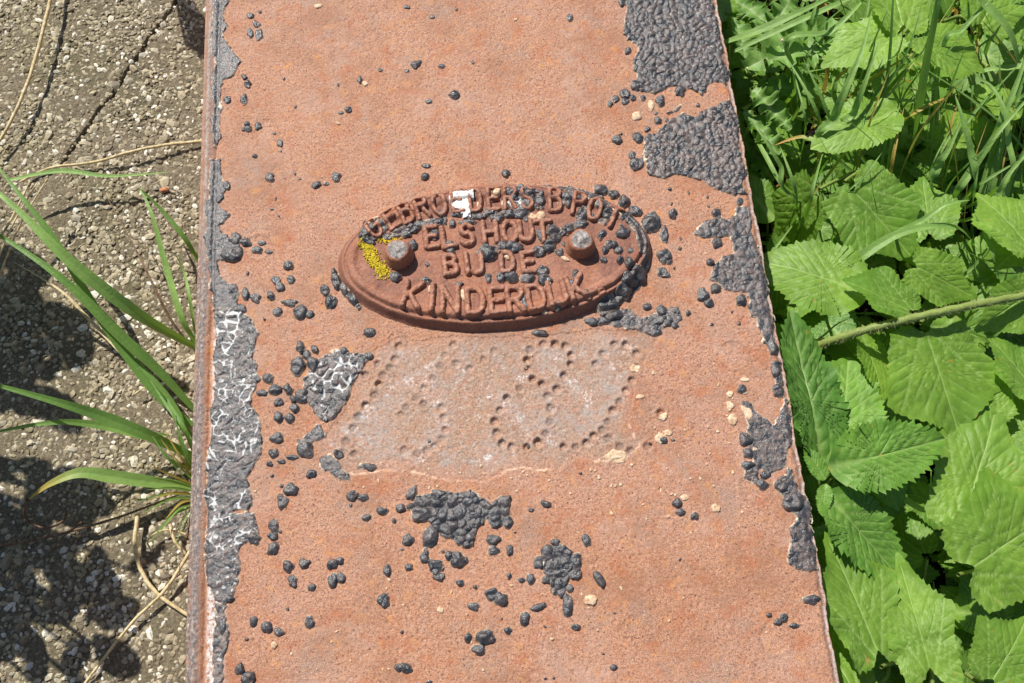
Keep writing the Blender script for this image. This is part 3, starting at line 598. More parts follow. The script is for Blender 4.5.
# ------------------------------------------------------------------ ground
def sheet(name, x0, x1, y0, y1, z, mat, n=2, amp=0):
    xs, ys = np.linspace(x0, x1, n), np.linspace(y0, y1, n); X, Y = np.meshgrid(xs, ys); x, y = X.ravel(), Y.ravel()
    return tag(mesh(name, np.stack([x, y, z + amp * fbm(x * 9, y * 9, 3)], 1), gridfaces(n, n), mat), kind='structure')
sheet('ground', -12, 12, -12, 12, -.302, M_soil)
sheet('soil', XR - .01, 2.5, -1.5, 1.8, -.215, M_soil, 220, .02)
xs = np.concatenate([np.linspace(-2.5, -.42, 60), np.linspace(-.419, XL - .002, 260)]); ys = np.concatenate([np.linspace(-1.4, .0, 160), np.linspace(.001, .40, 380), np.linspace(.401, 1.6, 100)])
X, Y = np.meshgrid(xs, ys); x, y = X.ravel(), Y.ravel()
crk = np.full(x.shape, 9.)
_cp = np.array([at(float(a), float(b), BH)[:2] for a, b in [(184,-12),(168,14),(150,36),(143,50),(128,70),(112,96),(98,112),(88,128),(74,146),(62,164)]])
for k in range(len(_cp) - 1): crk = np.minimum(crk, segd(x, y, _cp[k], _cp[k + 1])[0])
V = np.stack([x, y, BH - .005 * (1 - ss(.0010, .0024, crk)) + fbm(x * 40, y * 40, 2) * .0012 + fbm(x * 300, y * 300, 4) * .0008], 1)
tag(mesh('pavement', V, gridfaces(len(xs), len(ys)), M_cem), kind='structure')
# exposed pebbles
import bmesh
bm = bmesh.new(); bmesh.ops.create_icosphere(bm, subdivisions=2, radius=1); bm.verts.ensure_lookup_table()
ico = np.array([v.co[:] for v in bm.verts]); icf = np.array([[v.index for v in f.verts] for f in bm.faces]); bm.free()
bm = bmesh.new(); bmesh.ops.create_icosphere(bm, subdivisions=1, radius=1)
ico1 = np.array([v.co[:] for v in bm.verts]); icf1 = np.array([[v.index for v in f.verts] for f in bm.faces]); bm.free()
c00 = at(-8., 341., BH)[0]; py0, py1 = at(100., 690., BH)[1], at(100., -8., BH)[1]
cell = .0040; pts = []
cell = .0031
gx = np.arange(c00 - .13, XL + .004, cell); gy = np.arange(py0 - .07, py1 + .07, cell)
GX, GY = np.meshgrid(gx, gy); P = np.stack([GX.ravel(), GY.ravel()], 1)
P += rng.uniform(-.5, .5, P.shape) * cell; N = len(P)
CRP = world_pts = np.array([at(float(a), float(b), BH)[:2] for a, b in [(184,-12),(168,14),(150,36),(143,50),(128,70),(112,96),(98,112),(88,128),(74,146),(62,164)]])
CR = np.full(N, 9.)
for k in range(len(CRP) - 1): CR = np.minimum(CR, segd(P[:, 0], P[:, 1], CRP[k], CRP[k + 1])[0])
rad = .00185 * np.exp(rng.normal(0, .30, N)); rad[rng.random(N) < .04] *= 1.45
V = []; Fc = []; o = 0
for i in range(N):
    b, fc = ico1, icf1
    r = rad[i]; s = np.array([r * rng.uniform(.75, 1.45), r * rng.uniform(.65, 1.05), r * rng.uniform(.42, .7)])
    q = b * (1 + .22 * rng.uniform(-1, 1, (len(b), 1))) * s
    a = rng.uniform(0, math.pi); ca, sa = math.cos(a), math.sin(a); tl = rng.normal(0, .35)
    q = np.stack([q[:, 0], q[:, 1] * math.cos(tl) - q[:, 2] * math.sin(tl), q[:, 1] * math.sin(tl) + q[:, 2] * math.cos(tl)], 1)
    q = np.stack([q[:, 0] * ca - q[:, 1] * sa, q[:, 0] * sa + q[:, 1] * ca, q[:, 2]], 1)
    V.append(q + (P[i, 0], P[i, 1], BH + rng.uniform(-.0012, .0002) - (.003 if CR[i] < .0016 else 0))); Fc.append(fc + o); o += len(b)
peb = mesh('pebbles', np.concatenate(V), np.concatenate(Fc), M_peb, smooth=False)
tag(peb, 'small tan and white pebbles exposed in the concrete pavement', 'pebbles', kind='stuff')

# ------------------------------------------------------------------ leaves, blades, stems
def spline(P, n):
    P = np.asarray(P, float); m = len(P); out = []
    t = np.linspace(0, m - 1, n)
    for v in t:
        i = min(int(v), m - 2); u = v - i
        p0, p1, p2, p3 = P[max(i - 1, 0)], P[i], P[i + 1], P[min(i + 2, m - 1)]
        out.append(.5 * ((2 * p1) + (-p0 + p2) * u + (2 * p0 - 5 * p1 + 4 * p2 - p3) * u * u + (-p0 + 3 * p1 - 3 * p2 + p3) * u ** 3))
    return np.array(out)
def world(pts):
    return np.array([at(float(p[0]), float(p[1]), float(p[2])) for p in pts])
def blade(W, width, mat=None, parent=None, tint=.5, dry=0., keel=.22, taper=(.5, 1.), twist=0., name='blade', collect=None, n=34, drypos=None):
    """W world control points from base to tip; width in metres"""
    S = spline(W, n); T = np.gradient(S, axis=0); T /= np.linalg.norm(T, axis=1)[:, None] + 1e-9
    up = np.array([0, 0, 1.]); t = np.linspace(0, 1, n)
    wd = width * np.minimum(1, taper[0] + (1 - taper[0]) * t / .3) * np.clip((1 - t) / (1 - .45), 0, 1) ** .75
    wd = np.maximum(wd, width * .03)
    V = []; vein = []; m = 13
    sidep = None
    for i in range(n):
        sd = np.cross(T[i], up)
        if np.linalg.norm(sd) < .2: sd = np.array([1., .3, 0])
        sd /= np.linalg.norm(sd)
        if sidep is not None and sd @ sidep < 0: sd = -sd
        sidep = sd
        nn = np.cross(sd, T[i]); a = twist * t[i]
        s2 = sd * math.cos(a) + nn * math.sin(a); n2 = -sd * math.sin(a) + nn * math.cos(a)
        if n2[2] < 0 and twist == 0: n2 = -n2
        for j in range(m):
            v = (j / (m - 1) - .5)
            V.append(S[i] + s2 * v * wd[i] + n2 * (abs(v) * 2 * keel * wd[i] * .5)); vein.append([.5, .0, .45, 0., .5, .1, 1., .1, .5, 0., .45, 0., .5][j])
    f = gridfaces(m, n); V = np.array(V)
    tt = np.repeat(t, m)
    dr = np.full(len(V), dry) if drypos is None else ss(drypos[0], drypos[1], tt)
    A = dict(tint=np.clip(tint + .25 * (vn(tt * 5, tt * 0 + random.random() * 9, 3) - .5), 0, 1), vein=np.array(vein) * .6, dry=dr)
    if collect is not None: collect.append((V, f, A)); return
    return mesh(name, V, f, mat or M_grass, parent, A)
def tube(W, r0, r1, mat, parent=None, name='stem', n=26, m=8, collect=None, tint=.5, label=None):
    S = spline(W, n); T = np.gradient(S, axis=0); T /= np.linalg.norm(T, axis=1)[:, None] + 1e-9
    V = []
    ref = np.array([.1, .2, 1.]) if abs(T[0][2]) < .9 else np.array([1., 0, 0])
    for i in range(n):
        a = np.cross(T[i], ref); a /= np.linalg.norm(a) + 1e-9; b = np.cross(T[i], a); r = r0 + (r1 - r0) * i / (n - 1)
        for j in range(m):
            q = 2 * math.pi * j / m; V.append(S[i] + (a * math.cos(q) + b * math.sin(q)) * r * (1 + .12 * math.sin(i * 1.7 + j)))
    i = np.arange(n * m).reshape(n, m); nx = np.roll(i, -1, 1)
    f = np.stack([i[:-1], nx[:-1], nx[1:], i[1:]], -1).reshape(-1, 4)
    V = np.array(V); z = np.zeros(len(V))
    A = dict(tint=z + tint, vein=z, dry=z)
    if collect is not None: collect.append((V, f, A)); return
    return mesh(name, V, f, mat, parent, A)

def outline_ovate(wr=.55, teeth=20, td=.022, tipp=1.0, n=240, seed=0):
    out = []; h = n // 2
    for sgn in (1, -1):
        for k in range(h):
            u = k / h if sgn == 1 else 1 - k / h
            w_ = wr * .5 * (u ** .52) * ((1 - u) ** .80) / .405 if 0 < u < 1 else 0
            ph = (u * teeth + (seed % 1)) % 1
            tooth = ph if ph < .72 else (1 - ph) / .28 * .72
            amp = td * (1 - u * .4) * min(1, u * 8) * min(1, (1 - u) * 9) * 1.35 * (1 + .4 * math.sin(u * teeth * 2.3 + seed))
            out.append((u + tooth * amp * .8, sgn * (w_ + tooth * amp * 1.5)))
    return np.array(out), np.array([.42, 0.]), 'o', teeth
def outline_palm(lobe=.10, teeth=46, td=.022, n=260, seed=0, wide=1.0):
    out = []
    for k in range(n):
        th = -math.pi + 2 * math.pi * k / n
        a = abs(th)
        r = .50 * (1 + lobe * (1.15 - 2.1 * abs(math.sin(2.6 * a)) ** .85) * (.55 + .45 * math.cos(a * .5))) * (1 + .06 * math.cos(a)) 
        r *= 1 - .34 * math.exp(-((math.pi - a) / .22) ** 2)
        r *= 1 + .05 * math.sin(3 * th + seed) + .10 * math.exp(-(a / .18) ** 2)
        ph = (k / n * teeth + .13 * math.sin(k * .37 + seed)) % 1
        tooth = ph if ph < .7 else (1 - ph) / .3 * .7
        r *= 1 + tooth * td * 3.3 * (1 + .5 * math.sin(k * .9 + seed))
        out.append((.47 + r * math.cos(th), r * math.sin(th) * wide))
    return np.array(out), np.array([.42, 0.]), 'p', teeth
def veins_of(kind, wr=.55):
    S = []
    if kind == 'o':
        S.append(((0, 0), (1.0, 0), 1.))
        for i in range(9):
            u = .03 + .095 * i
            L = wr * .62 * (math.sin(math.pi * min(.98, (u + .14)) ** .8) ** .7)
            for s in (1, -1):
                a = R(48 - i * 1.5); e = (u + L * math.cos(a), s * L * math.sin(a)); S.append(((u, 0), e, .6))
                for q in (.45, .7):
                    b = (u + L * q * math.cos(a), s * L * q * math.sin(a)); c = R(8); l2 = L * .3
                    S.append((b, (b[0] + l2 * math.cos(c), b[1] + s * l2 * math.sin(c)), .3))
    else:
        O = (.06, 0)
        for a0, L in ((0, .98), (33, .80), (-33, .80), (68, .58), (-68, .58), (112, .42), (-112, .42)):
            a = R(a0); e = (O[0] + L * math.cos(a), L * math.sin(a)); S.append((O, e, 1.))
            for q in (.28, .45, .6, .75, .88):
                b = (O[0] + L * q * math.cos(a), L * q * math.sin(a))
                for s in (1, -1):
                    c = a + s * R(42); l2 = L * (1.0 - q) * .62 + .03; S.append((b, (b[0] + l2 * math.cos(c), b[1] + l2 * math.sin(c)), .45))
    return S
def leaf(b, t, kind='p', wr=.9, roll=0., fold=.12, droop=.10, wave=.03, tint=.6, mat=None, parent=None, collect=None, quilt=.012, rings=20, lobe=.10, teeth=None, td=None, dry=0., name='leaf', base_is_mid=False):
    b, t = np.asarray(b, float), np.asarray(t, float); L = np.linalg.norm(t - b); e1 = (t - b) / L
    sd = random.random() * 50
    if kind == 'p': O, c, _, _ = outline_palm(lobe, teeth or 42, td or .022, seed=sd, wide=wr)
    else: O, c, _, _ = outline_ovate(wr, teeth or 20, td or .022, seed=sd)
    q = np.linspace(0, 1, rings + 1)[1:]
    P = [c[None]] + [c + (O - c) * v for v in q]; P = np.concatenate(P); n = len(O)
    x, y = P[:, 0], P[:, 1]
    dm = np.full(x.shape, 9.); vein = np.zeros(x.shape)
    for a, e, s in veins_of(kind, wr):
        if kind == 'p': a, e = (a[0], a[1] * wr), (e[0], e[1] * wr)
        d, tt = segd(x, y, a, e); dm = np.minimum(dm, d + (1 - s) * .003); wv = .0075 * s * (1 - .6 * tt) + .0015
        vein = np.maximum(vein, np.exp(-(d / wv) ** 2) * (.4 + .6 * s))
    rho = np.concatenate([[0], np.repeat(q, n)])
    z = quilt * (1 - np.exp(-dm / .016)) + fold * np.abs(y) - droop * (x ** 2) * (1 + .6 * vn(np.array(sd), np.array(1.), 2)) - droop * .9 * y * y \
        + wave * fbm(x * 2.4 + sd, y * 2.4, 1) + wave * .55 * rho ** 4 * np.sin(np.arctan2(y, x - c[0]) * 7 + sd) + quilt * .45 * fbm(x * 22 + sd, y * 22, 4, 2)
    up = np.array([0, 0, 1.]); e2 = np.cross(up, e1); e2 /= np.linalg.norm(e2) + 1e-9; n0 = np.cross(e1, e2)
    a = R(roll); f2 = e2 * math.cos(a) + n0 * math.sin(a); f3 = -e2 * math.sin(a) + n0 * math.cos(a)
    V = b + L * (np.outer(x, e1) + np.outer(y, f2) + np.outer(z, f3))
    Fc = []
    j = np.arange(n); jn = (j + 1) % n
    Fc.append(np.stack([np.zeros(n, int), 1 + j, 1 + jn], 1))
    for r in range(rings - 1):
        o = 1 + r * n
        Fc.append(np.stack([o + j, o + n + j, o + n + jn], 1)); Fc.append(np.stack([o + j, o + n + jn, o + jn], 1))
    A = dict(tint=np.clip(tint + .3 * fbm(x * 3 + sd, y * 3, 8), 0, 1), vein=vein, dry=np.clip(dry * ss(.3, 1, rho) * vn(x * 5, y * 5, 2) * 2, 0, 1) + np.where((rho > .985) & (vn(x * 30, y * 30, sd) > .9), .4, 0) + .6 * ss(.94, .98, vn(x * 26, y * 26, sd + 3)) * ss(.3, .6, vn(x * 3, y * 3, sd)))
    if collect is not None: collect.append((V, np.concatenate(Fc), A)); return
    return mesh(name, V, np.concatenate(Fc), mat or M_leaf, parent, A)

# ------------------------------------------------------------------ left: grass and straw in the gap beside the beam
g0 = BH
def tuft(name, label, cat, base, blades, group=None):
    b = at(float(base[0]), float(base[1]), g0); t = thing(name, label, cat, (b[0], b[1], g0), 'grass tufts in the gap left of the beam')
    for pts, wpx, kw in blades:
        kw = dict(kw); wpx *= .88
        blade(world(pts), wpx * PX, parent=t, **kw)
    return t
z1 = g0 + .004
tuft('grass_tuft', 'long green grass blades arching left from the gap beside the beam', 'grass', (194, 380), [
 ([(197,348,z1),(150,322,-.03),(105,290,.0),(60,252,.02),(20,212,.03),(-40,160,.03)], 15, dict(tint=.95)),
 ([(195,410,z1),(160,372,-.05),(120,335,-.03),(75,290,-.01),(30,255,0.),(-50,205,.0)], 13, dict(tint=.35)),
 ([(193,425,z1),(160,398,-.06),(125,352,-.045),(95,308,-.03),(55,240,-.01),(20,195,.0),(-15,150,.0)], 12, dict(tint=.25)),
 ([(198,345,z1),(182,318,-.05),(165,262,-.04),(152,215,-.03),(139,186,-.03)], 8, dict(tint=.85)),
 ([(200,264,z1),(186,240,-.05),(160,208,-.04),(138,187,-.03)], 6, dict(tint=.2)),
 ([(196,340,z1),(190,300,-.05),(184,272,-.05),(174,252,-.04)], 4, dict(tint=.8)),
 ([(194,440,z1),(170,400,-.06),(140,365,-.05),(120,345,-.05)], 7, dict(tint=.3)),
 ([(170,172,-.06),(110,176,-.055),(60,171,-.05),(10,180,-.045)][::-1], 7, dict(tint=.75)),
 ([(196,352,z1),(170,318,-.05),(140,258,-.035),(102,188,-.03)], 3.5, dict(mat=M_brown)),
 ([(193,432,z1),(130,362,-.055),(85,315,-.045),(60,290,-.04),(12,261,-.04)], 4.5, dict(mat=M_straw)),
])
tuft('grass_tuft', 'dark green grass blades reaching the left picture edge above the yellowed blade', 'grass', (194, 455), [
 ([(196,458,z1),(150,436,-.04),(100,416,-.02),(50,400,0.),(-40,375,.02)], 14, dict(tint=.35)),
 ([(195,455,z1),(150,438,-.05),(90,424,-.03),(40,424,-.01),(-40,440,.0)], 9, dict(tint=.6)),
 ([(196,486,z1),(160,483,-.055),(115,477,-.04),(80,473,-.03),(50,484,-.03),(28,500,-.04)], 15, dict(tint=1., drypos=(.5, 1.2))),
 ([(196,470,z1),(170,460,-.05),(150,432,-.04)], 4, dict(tint=.6)),
 ([(196,460,z1),(185,430,-.05),(170,405,-.05),(168,398,-.05)], 5, dict(tint=.3)),
 ([(196,450,z1),(180,425,-.05),(160,395,-.05),(150,380,-.05)], 4, dict(tint=.3)),
 ([(170,436,-.05),(158,434,-.045),(153,440,-.045),(158,446,-.05),(190,485,z1)], 3.5, dict(tint=.6)),
])
bl = []
for a in [(150,466),(135,502),(143,513),(147,546),(160,438),(152,478),(146,490),(172,410),(174,550),(162,425),(165,520),(170,455),(158,535),(176,430),(150,500)]:
    bl.append(([(197, 492 + (a[1] - 490) * .25, z1), ((197 + a[0]) / 2, (492 + a[1]) / 2 - 3, -.06 + .01 * random.random()), (a[0], a[1], -.05 + .015 * random.random())], random.uniform(2, 3.8), dict(tint=random.uniform(.2, .7), dry=random.choice([0, 0, 0, .5]))))
tuft('grass_tuft', 'small spiky tuft of short grass blades below the yellowed blade', 'grass', (196, 495), bl)
def straw(label, pts, wpx, mat=None, name='dry_straw', cat='straw'):
    W = world(pts); tag(tube(W, wpx * PX * .5, wpx * PX * .35, mat or M_straw, None, name), label, cat, 'dead stems and straws lying left of the beam')
gz = g0 + .004
straw('long yellow dry straw slanting across the upper left corner', [(56,-30,-.062),(48,10,-.06),(32,70,-.06),(14,115,-.062),(-6,150,-.065)], 5)
straw('tan dry stem lying across the pavement from the beam, above the green blades', [(205,141,gz),(165,145,gz+.004),(130,152,gz+.006),(95,162,gz+.003),(50,168,gz),(20,182,gz)], 4)
straw('curved pale dry root hooking down below the spiky grass tuft', [(138,514,gz+.004),(135,545,gz+.004),(142,572,gz+.002),(160,596,gz+.003),(196,620,gz)], 5)
straw('straight tan straw running to the bottom edge from the beam', [(192,548,gz+.006),(165,590,gz+.004),(130,625,gz+.002),(80,690,gz)], 4)
straw('thin brown twisted stem reaching the left edge below the curled yellow blade', [(-8,547,gz),(35,540,gz+.002),(75,530,gz+.006),(125,515,gz+.006),(185,492,gz)], 3.2, M_brown, 'dead_stem', 'stem')
straw('short pale straw standing against the beam beside the curved root', [(170,524,gz+.008),(176,543,gz+.006),(193,560,gz)], 4)
straw('small pale hooked straw under the spiky tuft', [(192,536,gz),(165,530,gz+.004),(148,540,gz+.004),(152,552,gz)], 2.4)
straw('tiny twig crossing the brown stem', [(82,522,gz+.006),(66,534,gz+.007),(50,552,gz+.003)], 2.2, M_brown, 'dead_stem', 'stem')
straw('brown curl at the end of the yellowed grass blade', [(28,500,-.04),(25,517,gz+.01),(45,528,gz+.004),(64,520,gz+.006),(66,510,gz+.012)], 3, M_brown, 'dead_stem', 'stem')
straw('pale fibre lowest of the bright fibres by the left edge', [(-10,250,-.04),(8,225,-.04),(30,182,-.035)], 3)
straw('pale fibre in the middle of the bright fibres by the left edge', [(-6,268,-.045),(14,222,-.04),(38,182,-.04)], 2.2)
straw('pale fibre closest to the beam among the bright fibres by the left edge', [(-4,285,-.05),(20,225,-.045),(48,178,-.04)], 2.2)
straw('short hooked straw lying among the blades left of the beam', [(135,394,gz+.004),(142,389,gz+.005),(150,386,gz+.002)], 2.2)
tag(blister(164, 191, 4.5, 3.2, 10, parent=None, mat=flat_mat('orange brick chip', [(.35, .13, .06), (.55, .25, .13)]), zf=g0 + .001, hk=.9, name='brick_chip') if False else mesh('brick_chip', ico * np.array([.0036, .0026, .0018]) * (1 + .15 * rng.uniform(-1, 1, (len(ico), 1))) + at(164., 190., g0 + .002), icf, flat_mat('orange brick chip', [(.35, .13, .06), (.55, .25, .13)])), 'small orange chip lying on the pavement above the tall thin blade', 'stone chip')

# leaves of a weed just left of the frame and one up by the beam: their shade falls into view
def weed(name, label, cat, base, leaves, group=None, mat=None, soilz=-.215, stems=True):
    b = np.array(base, float); t = thing(name, label, cat, tuple(b), {'broadleaf_weed': 'broad leaved weeds right of the beam', 'nettle': 'nettles right of the beam'}.get(name))
    for q in leaves:
        kw = dict(q[2]); bb, tt = q[0], q[1]
        zz = lambda v: v * .45 if v > -.095 else v
        B = at(float(bb[0]), float(bb[1]), zz(bb[2])); T_ = at(float(tt[0]), float(tt[1]), zz(tt[2]))
        leaf(B, T_, parent=t, mat=mat, **kw)
        if stems:
            mid = (B * .6 + b * .4); mid[2] = B[2] * .75 + b[2] * .25 - .004
            tube([b, (b * .6 + mid * .4) , mid, B + (T_ - B) * .04 - np.array([0, 0, .0015])], .0022, .0013, M_stem, t, 'stem')
    return t
def sh_at(px, py, hz):
    """world point at height hz whose shade falls on the pavement at this pixel"""
    p = at(float(px), float(py), BH); k = (hz - BH) / sv.z
    return p + np.array([sv.x, sv.y, sv.z]) * k
def shade_weed(base, label, spots):
    b = np.array(base); t = thing('leafy_weed', label, 'weed', tuple(b))
    for px, py, s, hz in spots:
        c = sh_at(px, py, hz); a = random.uniform(0, 6.28); d = np.array([math.cos(a), math.sin(a), random.uniform(-.3, .3)]) * s
        leaf(c - d / 2, c + d / 2, 'o', .62, roll=random.uniform(-25, 25), parent=t, rings=8, tint=.5)
        tube([b, (b + c) / 2 + np.array([0, 0, .02]), c - d / 2], .0022, .0012, M_stem, t, 'stem')
sp = []
for (cx, cy, sx, sy, n) in [(45,330,38,38,11),(20,400,25,30,4),(55,500,40,25,8),(30,570,40,35,11),(90,600,30,40,6),(20,650,35,30,8),(-10,350,30,60,6),(-15,560,30,70,8)]:
    for i in range(int(n * 1.7)): sp.append((random.gauss(cx, sx * .8), random.gauss(cy, sy * .8), random.uniform(.018, .042), random.uniform(.13, .24)))
sp = [s for s in sp if sh_at(s[0], s[1], s[3])[0] < at(-30., s[1], s[3])[0] - .0]
sp = [s if True else s for s in sp]
lb = at(-330., 330., BH)
shade_weed((lb[0], lb[1], BH), 'leafy weed standing on the pavement beyond the left edge', sp)
ub = at(100., -190., BH)
shade_weed((ub[0], ub[1], BH), 'leafy weed standing on the pavement beyond the top edge', [(195,22,.030,.10),(200,38,.028,.09),(190,12,.022,.09),(203,50,.02,.10)])

# ------------------------------------------------------------------ right: the weeds
def sb(px, py): 
    p = at(float(px), float(py), -.21); return (max(p[0], XR + .03), p[1], -.215)
P_, O_ = 'p', 'o'
weed('broadleaf_weed', 'big lobed weed with bristly runner, its round leaf lying right of the plaque', 'weed', sb(905, 330), [
 ((920,318,-.045),(962,428,-.055),dict(kind=P_, wr=1.02, tint=.62, roll=-6, fold=.03, droop=.05)),
 ((918,318,-.05),(858,276,-.02),dict(kind=P_, wr=.80, tint=.35, roll=22, fold=.3)),
 ((868,296,-.06),(760,252,-.075),dict(kind=O_, wr=.72, tint=.7, roll=6, fold=.12, teeth=18, td=.028)),
 ((860,335,-.08),(892,398,-.07),dict(kind=O_, wr=.62, tint=.8, roll=-30, fold=.2)),
 ((905,262,-.07),(972,292,-.08),dict(kind=P_, wr=.75, tint=.7, roll=10)),
 ((930,245,-.085),(925,180,-.09),dict(kind=P_, wr=.8, tint=.45, roll=-12)),
])
weed('broadleaf_weed', 'lobed weed whose broad leaf fills the bottom beside the beam', 'weed', sb(890, 640), [
 ((884,672,-.05),(840,546,-.035),dict(kind=P_, wr=.70, tint=.6, roll=12, fold=.16, lobe=.16)),
 ((935,690,-.05),(905,572,-.04),dict(kind=P_, wr=.62, tint=.75, roll=-14, fold=.22, lobe=.16)),
 ((860,706,-.06),(812,608,-.09),dict(kind=P_, wr=.8, tint=.6, roll=18)),
 ((985,690,-.07),(1030,625,-.06),dict(kind=P_, wr=1.0, tint=.55, roll=5)),
 ((930,560,-.10),(880,520,-.12),dict(kind=P_, wr=1.0, tint=.2, roll=-10)),
])
weed('broadleaf_weed', 'lobed weed with upright creased leaves at the lower right edge', 'weed', sb(990, 560), [
 ((958,536,-.06),(1000,410,-.045),dict(kind=P_, wr=.66, tint=.62, roll=-8, fold=.14, lobe=.14)),
 ((955,577,-.045),(1062,512,-.03),dict(kind=P_, wr=1.0, tint=.66, roll=8, fold=.06, lobe=.14)),
 ((1002,430,-.07),(960,370,-.07),dict(kind=P_, wr=.95, tint=.75, roll=0)),
 ((1040,400,-.07),(1000,340,-.06),dict(kind=P_, wr=.9, tint=.5, roll=20)),
 ((1045,470,-.08),(1010,400,-.09),dict(kind=P_, wr=.95, tint=.5, roll=-20)),
 ((1010,630,-.10),(950,590,-.11),dict(kind=P_, wr=.9, tint=.2, roll=0)),
])
weed('broadleaf_weed', 'lobed weed with pale green leaves at the right edge near the runner stem', 'weed', sb(1040, 270), [
 ((1035,255,-.03),(988,192,-.03),dict(kind=P_, wr=.9, tint=.75, roll=12, fold=.1)),
 ((1040,285,-.04),(988,325,-.05),dict(kind=P_, wr=.8, tint=.6, roll=-20, fold=.15)),
 ((1045,225,-.05),(1000,262,-.06),dict(kind=P_, wr=.8, tint=.4, roll=20)),
])
weed('broadleaf_weed', 'lobed weed with two wide leaves above the arching grass blade', 'weed', sb(880, 180), [
 ((842,178,-.06),(912,248,-.07),dict(kind=P_, wr=.95, tint=.42, roll=6, fold=.06, lobe=.14)),
 ((822,186,-.08),(775,236,-.10),dict(kind=P_, wr=.8, tint=.45, roll=10)),
 ((900,110,-.07),(812,142,-.08),dict(kind=O_, wr=.62, tint=.8, roll=14, fold=.16)),
])
weed('broadleaf_weed', 'lobed weed with bright yellow green leaves at the top edge', 'weed', sb(920, 30), [
 ((902,30,-.03),(832,56,-.045),dict(kind=P_, wr=.85, tint=.95, roll=10, fold=.1)),
 ((912,34,-.035),(984,62,-.045),dict(kind=P_, wr=.85, tint=.85, roll=-4, fold=.1)),
 ((905,38,-.03),(890,-40,-.02),dict(kind=P_, wr=.75, tint=1., roll=6, fold=.12)),
 ((975,35,-.05),(1010,-30,-.04),dict(kind=P_, wr=.8, tint=.8, roll=12)),
 ((1035,45,-.07),(985,10,-.07),dict(kind=P_, wr=.8, tint=.6, roll=12)),
 ((1020,118,-.09),(975,80,-.085),dict(kind=O_, wr=.7, tint=.85, roll=14)),
 ((940,150,-.11),(985,118,-.11),dict(kind=P_, wr=.9, tint=.85, roll=6)),
])
weed('nettle', 'stinging nettle with saw toothed pointed leaves against the right side of the beam', 'nettle', sb(820, 470), [
 ((829,468,-.02),(952,438,-.004),dict(kind=O_, wr=.50, tint=.75, roll=8, fold=.16, teeth=19, td=.032, quilt=.013)),
 ((824,494,-.035),(914,582,-.06),dict(kind=O_, wr=.52, tint=.55, roll=-12, fold=.18, teeth=17, td=.032, quilt=.013)),
 ((822,470,-.05),(798,306,-.03),dict(kind=O_, wr=.40, tint=.3, roll=24, fold=.22, teeth=22, td=.024, quilt=.015)),
 ((838,462,-.06),(852,350,-.07),dict(kind=O_, wr=.62, tint=.85, roll=-10, fold=.1, teeth=20, td=.024, quilt=.012)),
 ((870,440,-.075),(900,510,-.07),dict(kind=O_, wr=.55, tint=.8, roll=10, fold=.1, teeth=18)),
 ((825,480,-.03),(806,446,-.02),dict(kind=O_, wr=.5, tint=.5, roll=10, teeth=12, td=.03)),
 ((826,484,-.03),(822,515,-.03),dict(kind=O_, wr=.45, tint=.9, roll=10, teeth=12, td=.03)),
], mat=M_nettle)
weed('nettle', 'dark nettle half hidden in the shade of the beam beside the paint patch', 'nettle', sb(800, 340), [
 ((812,395,-.12),(775,318,-.12),dict(kind=O_, wr=.6, tint=.4, roll=10, teeth=18, quilt=.013)),
 ((845,342,-.11),(800,290,-.13),dict(kind=O_, wr=.7, tint=.3, roll=-10, teeth=18, quilt=.013)),
 ((835,600,-.12),(818,560,-.14),dict(kind=O_, wr=.6, tint=.3, roll=-10, teeth=18)),
], mat=M_nettle)
# bristly runner
rn = thing('runner_stem', 'bristly pale green runner stem crossing between the leaves right of the beam', 'plant stem', tuple(at(800., 352., -.10)))
RW = world([(800,354,-.06),(830,341,-.035),(880,326,-.014),(940,312,-.008),(1000,300,-.01),(1060,290,-.02)])
tube(RW, .0030, .0027, M_stem, rn, 'stem', n=60, m=12, tint=.35)
S = spline(RW, 400); hv = []
for s in S:
    for k in range(4):
        d = rng.normal(0, 1, 3); d /= np.linalg.norm(d); q = s + d * .0026; hv.append((q, q + d * rng.uniform(.0015, .0032)))
V, Fc = [], []
for a, b in hv:
    o = len(V); s = np.cross(b - a, [.3, .5, .8]); s = s / np.linalg.norm(s) * .00013
    V += [a - s, a + s, b]; Fc.append((o, o + 1, o + 2))
mesh('bristles', V, np.array(Fc), M_straw, rn)['kind'] = 'stuff'

